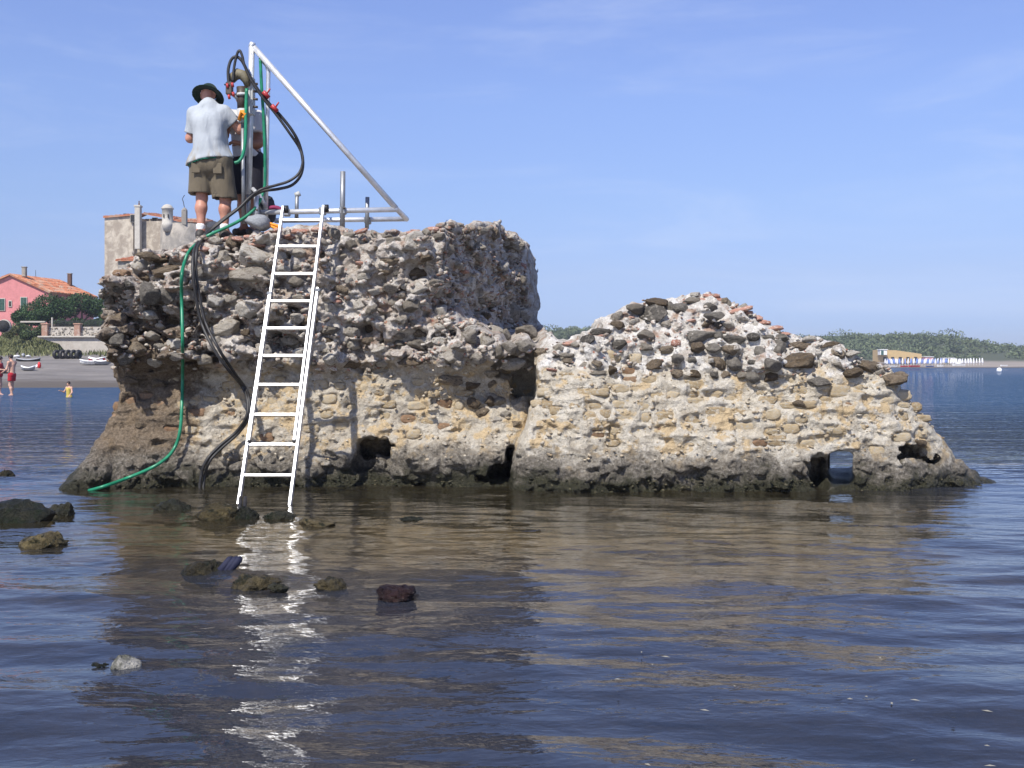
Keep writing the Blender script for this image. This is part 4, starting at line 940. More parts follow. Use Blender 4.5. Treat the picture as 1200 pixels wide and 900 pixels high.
# things lying on top of the ruin by the frame foot
t = thing("pliers", "yellow handled pliers lying on the stones by the frame foot", "pliers", P(318, 263, YM - .25))
for s_ in (-1, 1):
    MB().tube(catmull([Vector((-.11, 0, .05 + .012 * s_)), Vector((-.02, 0, .012 * s_)), Vector((.06, 0, -.03 + .018 * s_)), Vector((.12, 0, -.06 + .010 * s_))], 4), 0.016, 8).build("grip", M_orange, t, True)
MB().box((-.13, 0, .06), (.07, .03, .04), None, .006).build("jaw", M_black, t)
c = P(303, 262, YM - .3); me = mesh_from("bag", *[a for a in rock_shape(4001, 3, 4, .06)], plain("grey sack cloth", (.22, .23, .24), .9, bump=.4, bscale=20), True)
tag(put("sack", me, None, c, (0, 0, .4), (.15, .13, .10)), "small grey sack slumped at the foot of the mast", "sack")
c = P(312, 246, YM + .2); me = mesh_from("bag", *[a for a in rock_shape(4002, 3, 4, .10)], plain("dark canvas", (.035, .035, .04), .9, bump=.4, bscale=20), True)
tag(put("tool_bag", me, None, c, (0, 0, .4), (.13, .12, .17)), "dark canvas tool bag behind the frame post", "bag")
c = P(322, 246.5, YM + .1); tag(MB().tube(catmull([c + Vector((-.10, 0, .0)), c + Vector((-.04, 0, .03)), c + Vector((.04, 0, .025)), c + Vector((.11, 0, -.03))], 4), [.015] + [.024] * 10 + [.02] * 2, 8).build("rag", plain("magenta cloth", (.20, .025, .075), .9), None, True), "magenta rag draped over the base rail by the tool bag", "rag")

# ------------------------------------------------------------------ rocks standing in the shallow water
M_rock = {
 'dark': rock_mat("weedy dark rock", (0.006, 0.007, 0.004), (0.018, 0.019, 0.011), (0.060, 0.055, 0.032), (0.012, 0.017, 0.006), 6.5, rough=0.42, bump=1.0),
 'ochre': rock_mat("ochre weed rock", (0.012, 0.011, 0.006), (0.040, 0.033, 0.017), (0.14, 0.11, 0.055), (0.015, 0.017, 0.007), 7.0, rough=0.5, bump=1.0),
 'gold': rock_mat('golden weed rock', (0.015, 0.013, 0.006), (0.085, 0.066, 0.028), (0.28, 0.22, 0.10), (0.02, 0.02, 0.008), 7.0, rough=0.45, bump=1.0),
 'red': rock_mat("red weed rock", (0.012, 0.006, 0.006), (0.035, 0.017, 0.016), (0.10, 0.052, 0.042), None, 6.0, rough=0.35, bump=1.0),
 'white': rock_mat("bare white rock", (0.12, 0.115, 0.10), (0.40, 0.385, 0.35), (0.58, 0.56, 0.52), (0.10, 0.10, 0.08), 4.0, rough=0.7, bump=0.8),
}
def water_rock(px, py, w, h, mat, label, seed, depth=0.8):
    """py is the waterline under the rock"""
    Y = EYE * F_PX / (py - HOR); s_ = Y / F_PX; rx = w * s_ * 0.56; rz = h * s_ * 0.98
    V, Fc = rock_shape(3010 + seed, 4, 5, 0.06 if mat == 'white' else 0.13); Q_ = V * np.array([rx * 1.04, rx * depth, rz * 1.0])
    n = fbm(Q_[:, 0] * 26, Q_[:, 1] * 26, Q_[:, 2] * 26, seed, 3, 0.6); d = V / np.linalg.norm(V, axis=1)[:, None]; Q_ = Q_ + d * ((0.007 if mat == 'white' else 0.018) * n)[:, None]
    me = mesh_from("rock", Q_.astype(np.float32), Fc, M_rock[mat], True)
    o = put("rock", me, None, P(px, py, Y)[:2] + (0.0 - rz * 0.02,) if False else (P(px, py, Y).x, Y + rx * depth * 0.35, -rz * 0.02)); tag(o, label, "rock", "rocks standing in the shallow water"); return o
water_rock(12, 613, 80, 31, 'dark', "biggest dark weedy rock at the left edge of the water", 1)
water_rock(73, 604, 34, 14, 'dark', "small brown rock just right of the biggest weedy rock", 2)
water_rock(54, 641, 60, 16, 'gold', "flat yellow green rock below the biggest weedy rock", 3)
water_rock(2, 559, 22, 9, 'ochre', "small tan rock at the left edge nearest the ruin", 4)
water_rock(203, 600, 45, 15, 'dark', "dark green domed rock below the black hose ends", 5)
water_rock(254, 608, 54, 20, 'gold', "knobbly golden rock left of the ladder foot", 6)
water_rock(290, 608, 32, 16, 'dark', "black rock under the left foot of the ladder", 7)
water_rock(325, 608, 38, 8, 'dark', "low dark slab under the right foot of the ladder", 8)
water_rock(374, 615, 46, 8, 'ochre', "low wet rock awash right of the ladder foot", 9)
water_rock(482, 611, 26, 5, 'dark', "rock barely awash in front of the dark cavity", 10)
water_rock(238, 671, 50, 17, 'ochre', "brown rounded rock with a blue rag on its right shoulder", 11)
water_rock(296, 684, 56, 12, 'ochre', "low brown rock right of the blue rag", 12)
water_rock(324, 690, 22, 6, 'dark', "tiny dark rock tip between two brown rocks", 13)
water_rock(391, 687, 44, 11, 'ochre', "tilted brown rock between the blue rag and the red weed rock", 14)
water_rock(465, 700, 42, 12, 'red', "dark red weed covered rock farthest right in the shallows", 15)
water_rock(144, 782, 34, 14, 'white', "white bare rock breaking the water close to the viewer", 16)
water_rock(118, 780, 18, 4, 'dark', "dark weed tip left of the white bare rock", 17)
# scraps of leaf and foam drifting on the water close to the viewer
rg = np.random.default_rng(19); mb = MB()
for _ in range(26):
    x, y = rg.uniform(0.35, 2.1), rg.uniform(3.35, 5.2); a = rg.uniform(0, 3.14); L_, W_ = rg.uniform(.006, .022), rg.uniform(.002, .005); d = Vector((math.cos(a), math.sin(a), 0)); n_ = Vector((-d.y, d.x, 0)); c = Vector((x, y, .016))
    mb.add([c - d * L_, c - n_ * W_ + Vector((0, 0, .003)), c + d * L_, c + n_ * W_], [(0, 1, 2, 3)])
db_ = mb.build("debris", plain("bleached leaf scraps", (.20, .19, .16), .9)); db_["kind"] = "stuff"
# rubber straps over the black rock, rag on the brown one
Y = 9.85; mb = MB()
for dx in (-3.0, 2.5):
    mb.tube(catmull([P(285 + dx, 583, Y - .02), P(284.5 + dx, 592, Y - .17), P(284 + dx, 602, Y - .26), P(283.5 + dx, 616, Y - .34)], 4), 0.017, 8)
tag(mb.build("rubber_strap", M_black, None, True), "pair of black rubber straps hanging over the rock at the ladder foot", "strap")
Y = EYE * F_PX / (668 - HOR); c = P(269, 664, Y); M_navy = plain("navy cloth", (0.010, 0.012, 0.034), 0.8, bump=.4, bscale=30); mb = MB()
for k, dx in enumerate((-0.022, 0.012, 0.034)):
    mb.tube(catmull([c + Vector((-.07 + dx, -.02 * k, -.05)), c + Vector((-.02 + dx, -.04, -.01)), c + Vector((.02 + dx, -.03, .035)), c + Vector((.035 + dx, 0, .055))], 4), [.014] * 3 + [.024] * 8 + [.016] * 2, 8)
tag(mb.build("wet_rag", M_navy, None, True), "navy blue wet rag twisted over the brown rocks", "rag")

# ------------------------------------------------------------------ people (bodies and clothes grown from signed distances)
def cap(p, a, b, ra, rb=None):
    rb = ra if rb is None else rb; a = np.array(a, np.float32); b = np.array(b, np.float32)
    ab = b - a; t = np.clip(((p - a) @ ab) / (ab @ ab + 1e-9), 0, 1)
    return np.linalg.norm(p - a - t[..., None] * ab, axis=-1) - (ra + (rb - ra) * t)
def ell(p, c, r):
    q = (p - np.array(c, np.float32)) / np.array(r, np.float32); k = np.linalg.norm(q, axis=-1)
    return (k - 1) * min(r)
def smin(a, b, k):
    h = np.clip(0.5 + 0.5 * (b - a) / k, 0, 1); return b + (a - b) * h - k * h * (1 - h)
def union(ds, k):
    r = ds[0]
    for d in ds[1:]: r = smin(r, d, k)
    return r
def grow(name, f, lo, hi, dx, mat, parent):
    xs_ = [np.arange(lo[i], hi[i], dx, dtype=np.float32) for i in range(3)]
    G = np.stack(np.meshgrid(*xs_, indexing='ij'), -1)
    V, Q = surface_nets(f(G).astype(np.float32), *xs_)
    return put(name, mesh_from(name, V, Q, mat, True), parent)
def skin_mat(name, lo, hi):
    m = NT(name); co = m.coord("Object"); m.base(m.ramp(m.noise(co, 9, 4, .6), [(.3, lo), (.7, hi)])); m.val("Roughness", .5); m.val("Specular IOR Level", .35)
    m.val("Subsurface Weight", 0.05); m.val("Normal", m.bump(m.noise(co, 120, 3), .1, .002)); return m.m
def cloth_mat(name, c, dirt=None, dirt_z=None):
    m = NT(name); co = m.coord("Object"); n = m.noise(co, 7, 5, .65)
    b = m.ramp(n, [(.3, tuple(x * .82 for x in c)), (.7, c)])
    if dirt:
        sx = m.node("ShaderNodeSeparateXYZ"); m.lk(co, sx.inputs[0])
        f = m.math('MULTIPLY', m.mapr(sx.outputs[2], dirt_z[0], dirt_z[1], 1, 0), m.mapr(m.noise(m.mapped(co, (9, 9, 2.5)), 1.0, 4, .6), .42, .66)); b = m.mix(f, b, dirt)
    m.base(b); m.val("Roughness", .9); m.val("Specular IOR Level", .15); m.val("Sheen Weight", .1)
    w = m.noise(m.mapped(co, (14, 14, 3.5)), 1.0, 3, .5, .5); m.val("Normal", m.bump(m.math('ADD', w, m.math('MULTIPLY', m.noise(co, 260, 2), .06)), .5, .03)); return m.m
M_skin = skin_mat("sunburnt skin", (.33, .145, .095), (.50, .255, .18)); M_skin2 = skin_mat("tanned skin", (.20, .09, .055), (.33, .165, .105)); M_skin3 = skin_mat("light tan skin", (.42, .23, .155), (.56, .34, .25))
M_tee = cloth_mat("pale grey cotton", (.40, .43, .455), (.24, .20, .14), (.84, 1.14)); M_teegreen = cloth_mat("green cotton", (.02, .16, .10)); M_short = cloth_mat("khaki twill", (.135, .112, .078)); M_hat = cloth_mat("dark green felt", (.012, .028, .020))
M_white = cloth_mat("white cotton", (.55, .55, .56)); M_navyc = cloth_mat("dark navy cotton", (.018, .018, .026)); M_sock = cloth_mat("white sock", (.75, .75, .75)); M_shoe = plain("dark shoe leather", (.04, .035, .03), .6); M_hair = plain("dark hair", (.03, .02, .014), .6, bump=.5, bscale=90); M_hairg = plain("greying hair", (.22, .20, .18), .6, bump=.5, bscale=90)
M_redc = cloth_mat("red swim cloth", (.36, .018, .028)); M_yel = cloth_mat("yellow swim vest", (.52, .40, .09))
M_eye = plain("dark eye", (.02, .015, .01), .2, bump=0)

def hand(p, w, d, palm_r=.036, curl=.5, side=1.0):
    """palm plus five fingers; d = direction of the fingers, from wrist w"""
    d = np.array(d, float); d /= np.linalg.norm(d); up = np.array([0, 0, 1.0]); s_ = np.cross(d, up); s_ /= np.linalg.norm(s_) + 1e-9; n = np.cross(s_, d)
    w = np.array(w, float); k = w + d * .085
    ds = [cap(p, w + d * .01, k - s_ * .015, .024, .026), cap(p, w + d * .01, k + s_ * .02, .022, .022)]
    for i, L in enumerate((.070, .080, .075, .058)):
        o = k + s_ * (-.030 + .020 * i); m_ = o + d * L * .55 - n * curl * .012; e = m_ + (d * (1 - curl) - n * curl) * L * .5
        ds += [cap(p, o, m_, .0105, .0098), cap(p, m_, e, .0098, .0085)]
    t0 = w + d * .03 - s_ * .03 * side; t1 = t0 + d * .035 - s_ * .03 * side - n * .01; t2 = t1 + d * .03 - n * .02
    ds += [cap(p, t0, t1, .015, .012), cap(p, t1, t2, .012, .010)]
    return union(ds, .008)

def head(p, c, f, r=1.0):
    """skull, jaw, nose, ears, brow; f = facing direction"""
    c = np.array(c, float); f = np.array(f, float); f /= np.linalg.norm(f); s_ = np.cross(f, [0, 0, 1.0]); s_ /= np.linalg.norm(s_); u = np.cross(s_, f)
    ds = [ell(p, c + u * .015 - f * .012, (.078 * r, .078 * r, .098 * r)), cap(p, c - u * .045 + f * .03, c - u * .085 + f * .045, .056 * r, .036 * r),
          cap(p, c + f * .082 + u * .012, c + f * .103 - u * .022, .012 * r, .016 * r), cap(p, c + f * .080 - u * .062 - s_ * .02, c + f * .080 - u * .062 + s_ * .02, .010 * r)]
    for k in (-1, 1): ds.append(cap(p, c + s_ * k * .080 + u * .018 - f * .01, c + s_ * k * .078 - u * .025, .016 * r, .011 * r))
    return union(ds, .02)

# --- the man in the hat, back to the viewer
man = thing("person", "person in dark green hat, pale T-shirt and khaki shorts standing with back to the viewer", "person", P(245, 281, 12.2))
def legs(p, J, thick=1.0):
    ds = []
    for s_ in ('l', 'r'):
        h, k, a, toe = J['hip_' + s_], J['knee_' + s_], J['ankle_' + s_], J['toe_' + s_]
        mid = np.array(k) + (np.array(a) - np.array(k)) * .32 + np.array(J.get('back', (0, -.018, 0)))
        ds += [cap(p, h, k, .078 * thick, .058 * thick), cap(p, k, mid, .055 * thick, .060 * thick), cap(p, mid, a, .058 * thick, .037 * thick), cap(p, a, toe, .038, .032), cap(p, np.array(a) + [0, 0, -.02], np.array(a) + np.array(J.get('back', (0, -.018, 0))) * 2.2 + [0, 0, -.06], .035, .03)]
    return ds
JM = dict(hip_l=(-.10, 0, .86), knee_l=(-.085, .02, .47), ankle_l=(-.085, -.02, .10), toe_l=(-.12, .17, .04), hip_r=(.13, .0, .86), knee_r=(.175, .03, .45), ankle_r=(.175, -.01, .10), toe_r=(.22, .17, .04))
SHL, SHR = (-.168, .02, 1.405), (.160, .02, 1.42); ELL, ELR = (-.232, .07, 1.14), (.315, .10, 1.245); WRL, WRR = (-.12, .28, 1.16), (.355, .32, 1.36)
HC = (-.035, .095, 1.625)
def man_body(p):
    ds = legs(p, JM) + [cap(p, (-.02, 0, .90), (.05, .0, .92), .125), cap(p, (.01, 0, .95), (-.01, .02, 1.31), .120, .122), cap(p, SHL, SHR, .056), cap(p, (-.02, .045, 1.42), (-.035, .08, 1.58), .062, .056),
          cap(p, SHL, ELL, .055, .042), cap(p, ELL, WRL, .043, .028), cap(p, SHR, ELR, .058, .045), cap(p, ELR, WRR, .047, .030)]
    d = union(ds, .045); d = smin(d, head(p, HC, (.15, .85, -.5)), .03)
    d = np.minimum(d, smin(d, hand(p, WRL, (.35, .6, .1), curl=.8), .012)); return smin(d, hand(p, WRR, (-.35, .6, .15), curl=.85, side=-1), .012)
grow("body", man_body, (-.42, -.2, -.02), (.55, .55, 1.80), .0095, M_skin, man)
def man_shirt(p):
    x, y, z = p[..., 0], p[..., 1], p[..., 2]
    t = union([cap(p, (.02, 0, .82), (0, 0, 1.28), .212, .168), cap(p, (-.06, .0, .82), (.10, .0, .82), .188), cap(p, (-.02, .03, 1.455), (-.135, .02, 1.40), .085, .080), cap(p, (-.02, .03, 1.455), (.125, .02, 1.41), .085, .080), cap(p, (-.08, -.01, 1.30), (.07, -.01, 1.30), .120), cap(p, (0, .01, 1.46), (-.02, .04, 1.50), .085, .075)], .06)
    sl = np.minimum(cap(p, SHL, np.array(SHL) + (np.array(ELL) - np.array(SHL)) * .80, .076, .074), cap(p, SHR, np.array(SHR) + (np.array(ELR) - np.array(SHR)) * .62, .078, .078))
    d = smin(t, sl, .045)
    d = d + .019 * vnoise(x * 13 + z * 2, y * 13, z * 2.6, 5) * smooth01(1.45, 1.1, z) + .010 * vnoise(x * 6, y * 6, z * 7, 8) - .010 * np.abs(vnoise(x * 9 - z * 5, y * 9, z * 5, 9))
    hem = .862 + .15 * x + .02 * vnoise(x * 6, y * 6, 0, 2)
    d = np.maximum(d, hem - z); inner = d + .012
    for S, E, k in ((SHL, ELL, .80), (SHR, ELR, .62)):
        n = np.array(E) - np.array(S); L = np.linalg.norm(n); n /= L; tt = (p - np.array(S)) @ n
        arm = cap(p, S, E, .12, .12); d = np.where(arm < 0, np.maximum(d, np.where(tt > L * .35, tt - L * k, -1)), d)
    neck = cap(p, (-.02, .03, 1.50), (-.045, .11, 1.62), .078); d = np.maximum(d, -neck)
    return np.maximum(d, -np.maximum(inner, .80 - z) if False else -(union([cap(p, (.02, 0, .70), (.01, 0, .86), .185), cap(p, (-.05, 0, .7), (.09, 0, .84), .165)], .05)))
grow("shirt", man_shirt, (-.45, -.35, .74), (.50, .38, 1.66), .0105, M_tee, man)
def under(p):
    x, y, z = p[..., 0], p[..., 1], p[..., 2]
    d = union([cap(p, (.02, 0, .80), (0, 0, 1.0), .192, .18), cap(p, (-.045, .0, .82), (.085, .0, .82), .172)], .05) + .01 * vnoise(x * 13, y * 13, z * 3, 15)
    return np.maximum(np.maximum(np.abs(d) - .006, .846 + .15 * x + .02 * vnoise(x * 6, y * 6, 0, 2) - z), z - .95)
grow("undershirt_hem", under, (-.3, -.3, .75), (.34, .3, .97), .0095, M_teegreen, man)
def man_shorts(p):
    x, y, z = p[..., 0], p[..., 1], p[..., 2]
    L = cap(p, (-.09, 0, .86), (-.105, .02, .44), .134, .136); Rr = cap(p, (.12, 0, .86), (.175, .03, .40), .136, .138)
    hip = union([cap(p, (-.06, -.01, .88), (.09, -.01, .88), .158), cap(p, (-.05, -.05, .82), (.08, -.05, .82), .115)], .04)
    d = smin(smin(np.where(z > .515, L, np.maximum(L, .515 + .02 * x - z)), np.where(z > .455, Rr, np.maximum(Rr, .455 - z)), .03), hip, .05)
    d = d + .009 * vnoise(x * 9, y * 9, z * 4, 25) + .006 * vnoise(x * 20, y * 20, z * 7, 26)
    legsin = np.minimum(cap(p, (-.09, .0, .56), (-.105, .02, .30), .095), cap(p, (.150, 0, .52), (.175, .03, .25), .097))
    return np.maximum(np.maximum(d, z - .91), -legsin)
sh = grow("shorts", man_shorts, (-.30, -.25, .36), (.36, .25, 1.02), .0105, M_short, man)
MB().box((-.105, -.150, .775), (.095, .012, .115), None, .005).build("pocket", M_short, sh)
MB().box((.135, -.156, .765), (.095, .012, .115), None, .005).build("pocket", M_short, sh)
def man_hat(p):
    q = p - np.array(HC, np.float32); f = np.array([.13, .86, -.48]); f /= np.linalg.norm(f); u = np.array([0.04, .46, .88]); u -= f * (u @ f); u /= np.linalg.norm(u); s_ = np.cross(f, u)
    a, b, c = q @ s_, q @ f, q @ u
    crown = np.maximum(ell(np.stack([a, b, c], -1), (0, 0, .045), (.098, .105, .105)), .03 - c)
    rr = np.sqrt(a * a + (b * .93) ** 2); droop = .012 + .35 * np.maximum(rr - .10, 0) * -1.0 + .05 * np.abs(a) * 0
    brim = np.maximum(np.abs(c - droop) - .007, rr - .175); inner = ell(np.stack([a, b, c], -1), (0, 0, .03), (.090, .095, .095))
    return np.maximum(np.minimum(crown, brim), -inner)
grow("hat", man_hat, (-.26, -.14, 1.45), (.22, .34, 1.86), .0085, M_hat, man)
for s_, a, t in ((-1, JM['ankle_l'], JM['toe_l']), (1, JM['ankle_r'], JM['toe_r'])):
    a = np.array(a); t = np.array(t)
    grow("sock", lambda p: np.maximum(cap(p, a + [0, 0, -.06], a + [0, -.004, .05], .047, .050), -cap(p, a + [0, 0, .03], a + [0, 0, .12], .043)), tuple(a - [.08, .08, .12]), tuple(a + [.08, .08, .12]), .008, M_sock, man)
    grow("shoe", lambda p: np.maximum(union([cap(p, a + [0, -.05, -.06], t, .046, .042), cap(p, a + [0, -.02, -.03], a + [0, .03, -.05], .050)], .03), .0 - p[..., 2]), (min(a[0], t[0]) - .09, -.14, -.02), (max(a[0], t[0]) + .09, .26, .15), .009, M_shoe, man)

# --- the second man, half hidden behind the mast, facing the drill from the far side
man2 = thing("person", "person in white T-shirt and dark shorts bending behind the mast of the frame", "person", P(291, 277, 12.62))
J2 = dict(hip_l=(-.075, .02, .84), knee_l=(-.07, -.02, .46), ankle_l=(-.055, .03, .09), toe_l=(-.12, -.10, .04), hip_r=(.075, .02, .84), knee_r=(.07, -.0, .46), ankle_r=(.06, .05, .09), toe_r=(.04, -.12, .04), back=(0, .018, 0))
S2L, S2R = (-.19, -.03, 1.36), (.10, .02, 1.36); E2L, E2R = (-.24, -.14, 1.12), (.135, -.04, 1.06); W2L, W2R = (-.13, -.30, 1.25), (-.02, -.22, 1.02)
H2 = (-.03, -.13, 1.55)
def m2_body(p):
    ds = legs(p, J2, .95) + [cap(p, (-.05, .02, .88), (.05, .02, .88), .115), cap(p, (0, .02, .92), (-.04, -.01, 1.26), .115, .13), cap(p, S2L, S2R, .07), cap(p, (-.04, -.02, 1.38), (-.035, -.10, 1.50), .058, .052),
          cap(p, S2L, E2L, .052, .040), cap(p, E2L, W2L, .041, .027), cap(p, S2R, E2R, .054, .042), cap(p, E2R, W2R, .043, .028)]
    d = union(ds, .045); d = smin(d, head(p, H2, (-.2, -.85, -.5)), .03)
    d = smin(d, hand(p, W2L, (.1, -.5, .4), curl=.8), .012); return smin(d, hand(p, W2R, (-.7, -.2, .1), curl=.8, side=-1), .012)
grow("body", m2_body, (-.36, -.46, -.02), (.26, .22, 1.74), .0105, M_skin2, man2)
def m2_shirt(p):
    x, y, z = p[..., 0], p[..., 1], p[..., 2]
    t = union([cap(p, (0, .02, .86), (-.04, -.01, 1.26), .165, .165), cap(p, S2L, S2R, .085)], .06)
    d = smin(t, np.minimum(cap(p, S2L, np.array(S2L) * .4 + np.array(E2L) * .6, .078, .078), cap(p, S2R, np.array(S2R) * .35 + np.array(E2R) * .65, .080, .082)), .04)
    d = d + .010 * vnoise(x * 12, y * 12, z * 3, 45)
    for S, E, k in ((S2L, E2L, .62), (S2R, E2R, .62)):
        n = np.array(E) - np.array(S); L = np.linalg.norm(n); n /= L; tt = (p - np.array(S)) @ n
        d = np.where(cap(p, S, E, .11) < 0, np.maximum(d, np.where(tt > L * .4, tt - L * k, -1)), d)
    d = np.maximum(d, .90 - z); return np.maximum(d, -cap(p, (-.04, -.04, 1.42), (-.035, -.11, 1.52), .072))
grow("shirt", m2_shirt, (-.36, -.3, .86), (.26, .26, 1.5), .011, M_white, man2)
def m2_shorts(p):
    z = p[..., 2]; d = union([cap(p, (-.05, .02, .88), (.05, .02, .88), .135), np.maximum(cap(p, (-.075, .02, .84), (-.07, 0, .44), .112, .10), .48 - z), np.maximum(cap(p, (.075, .02, .84), (.07, 0, .44), .112, .10), .48 - z)], .03)
    return np.maximum(d + .008 * vnoise(p[..., 0] * 10, p[..., 1] * 10, z * 4, 55), z - .97)
grow("shorts", m2_shorts, (-.24, -.2, .42), (.24, .24, 1.0), .011, M_navyc, man2)
grow("hair", lambda p: np.maximum(ell(p, (-.03, -.112, 1.575), (.088, .092, .102)), -(cap(p, (-.06, -.26, 1.47), (-.05, -.22, 1.53), .12))), (-.16, -.24, 1.4), (.1, .02, 1.72), .009, M_hairg, man2)
for a, t in ((np.array(J2['ankle_l']), np.array(J2['toe_l'])), (np.array(J2['ankle_r']), np.array(J2['toe_r']))):
    grow("shoe", lambda p: np.maximum(union([cap(p, a + [0, .04, -.05], t, .046, .042), cap(p, a + [0, .02, -.02], a + [0, -.03, -.05], .052)], .03), -p[..., 2]), (min(a[0], t[0]) - .09, -.22, -.02), (max(a[0], t[0]) + .09, .20, .17), .011, M_shoe, man2)

# --- bathers near the beach
def bather(label, loc, rz, scale, suit, skin, J, SH, EL_, WR, HCc, face, hair_mat, suit_f, dx=.018, lean=0.0):
    t = thing("person", label, "person", loc, rz); t.scale = (scale,) * 3
    def b(p):
        ds = legs(p, J) + [cap(p, (-.05, 0, .90), (.05, 0, .90), .115), cap(p, (0, 0, .94), (lean * .7, .0, 1.30), .115, .135), cap(p, SH[0], SH[1], .066), cap(p, (lean, 0, 1.42), (HCc[0] * .8, HCc[1] * .8, 1.54), .055, .05)]
        for k in (0, 1): ds += [cap(p, SH[k], EL_[k], .05, .04), cap(p, EL_[k], WR[k], .04, .027)]
        d = smin(union(ds, .045), head(p, HCc, face), .03)
        for k in (0, 1):
            v = np.array(WR[k]) - np.array(EL_[k]); d = smin(d, hand(p, WR[k], v + [.01, 0, 0], curl=.4, side=1 - 2 * k), .012)
        return d
    grow("body", b, (-.5, -.5, -.02), (.5, .5, 1.78), dx, skin, t)
    grow("swimsuit", suit_f, (-.3, -.3, .55), (.3, .3, 1.5), .016, suit, t)
    grow("hair", lambda p: np.maximum(ell(p, np.array(HCc) + [0, 0, .03], (.092, .096, .10)), -cap(p, np.array(HCc) + np.array(face) * .13 + [0, 0, -.05], np.array(HCc) + np.array(face) * .13 + [0, 0, -.01], .085)), (-.35, -.35, 1.4), (.35, .35, 1.8), .014, hair_mat, t)
    return t
JB = dict(hip_l=(-.08, 0, .86), knee_l=(-.08, .03, .47), ankle_l=(-.07, -.06, .08), toe_l=(-.07, .10, .03), hip_r=(.08, 0, .86), knee_r=(.085, .06, .47), ankle_r=(.08, .10, .08), toe_r=(.09, .26, .03))
trunks = lambda p: np.maximum(union([cap(p, (-.05, 0, .90), (.05, 0, .90), .130), np.maximum(cap(p, (-.08, 0, .86), (-.085, .02, .55), .108, .10), .64 - p[..., 2]), np.maximum(cap(p, (.08, 0, .86), (.085, .03, .55), .108, .10), .64 - p[..., 2])], .03), p[..., 2] - 1.0)
vest = lambda p: np.maximum(np.maximum(union([cap(p, (-.05, 0, .90), (.05, 0, .90), .128), cap(p, (0, 0, .94), (0, 0, 1.30), .130, .148), cap(p, (-.10, 0, 1.36), (.10, 0, 1.36), .10)], .05), p[..., 2] - 1.40), .74 + .0 * p[..., 0] - p[..., 2])
bather("person in red swimming trunks walking in the shallows by the beach", (P(14, 463, 45).x, 45, -.06), R(75), 1.0, M_redc, M_skin3, JB, ((-.19, 0, 1.40), (.19, 0, 1.40)), ((-.24, .06, 1.13), (.24, .10, 1.13)), ((-.20, .26, 1.02), (.20, .28, 1.06)), (0, .06, 1.61), (0, .9, -.3), M_hair, trunks)
bather("person in red top at the left edge of the beach beside the red trunks bather", (P(-1, 461, 46.2).x, 46.2, -.06), R(-95), .98, M_redc, M_skin3, JB, ((-.18, 0, 1.38), (.18, 0, 1.38)), ((-.23, .10, 1.13), (.23, .12, 1.13)), ((-.15, .32, 1.12), (.15, .34, 1.12)), (0, .05, 1.58), (0, .95, -.2), M_hair, vest)
bather("small child in yellow swim vest standing waist deep in the sea", (P(81, 466, 42.3).x, 42.3, -.66), R(150), .74, M_yel, M_skin3, JB, ((-.19, 0, 1.38), (.19, 0, 1.38)), ((-.30, .06, 1.15), (.30, .08, 1.16)), ((-.32, .2, 1.02), (.30, .26, 1.22)), (0, .03, 1.60), (0, 1, -.05), M_hair, vest, .016)

# ------------------------------------------------------------------ left shore: buildings, walls, plants, things on the sand
def plaster(name, c, patch, pscale=0.5, lo=.53, hi=.62, bump=.3):
    m = NT(name); pos = m.coord("Position"); n = m.noise(pos, 2.2, 6, .7)
    b = m.ramp(n, [(.3, tuple(x * .78 for x in c)), (.65, c)])
    b = m.mix(m.mapr(m.noise(m.mapped(pos, (1, 1, .8)), pscale, 6, .68, .4), lo, hi), b, patch)
    m.base(b); m.val("Roughness", .92); m.val("Normal", m.bump(m.noise(pos, 6, 5, .7), bump, .08)); return m.m
M_pink = plaster("pink plaster", (.62, .235, .235), (.66, .40, .38), .35, .60, .72); M_fort = plaster("weathered fort plaster", (.31, .262, .205), (.48, .425, .34), 1.1, .40, .64); M_fort2 = plaster("grey fort masonry", (.24, .22, .19), (.35, .315, .265), 1.0, .42, .64)
M_fortw = plaster("pale fort trim", (.50, .47, .41), (.40, .37, .32), .8); M_gwall = plaster("garden wall render", (.44, .40, .345), (.36, .32, .27), .6); M_brickp = plaster("brick pier", (.36, .21, .15), (.42, .32, .26), 1.2)
M_roof = rock_mat("clay roof tile", (.36, .12, .06), (.52, .20, .105), (.62, .31, .19), (.48, .33, .24), .8, pos=True, island=True, bump=.3); M_roofd = plain("dark brown roof", (.16, .10, .07), .9)  # M_roofd: plain dark brown for the shed roof
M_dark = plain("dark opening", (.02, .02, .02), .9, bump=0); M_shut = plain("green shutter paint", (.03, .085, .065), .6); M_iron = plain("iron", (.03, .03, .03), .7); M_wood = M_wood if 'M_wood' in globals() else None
M_shed = plain("brown shed boards", (.12, .065, .04), .9, var=.4)

def quad_box(mb, a, b, z0, z1, th):
    """upright slab from a to b (xy), thickness th away from the viewer"""
    a = Vector((a[0], a[1], 0)); b = Vector((b[0], b[1], 0)); d = (b - a).normalized(); n = Vector((-d.y, d.x, 0)) * th
    V = [a, b, b + n, a + n]; V = [(v.x, v.y, z0) for v in V] + [(v.x, v.y, z1) for v in V]
    return mb.add(V, [(0, 3, 2, 1), (4, 5, 6, 7), (0, 1, 5, 4), (1, 2, 6, 5), (2, 3, 7, 6), (3, 0, 4, 7)])

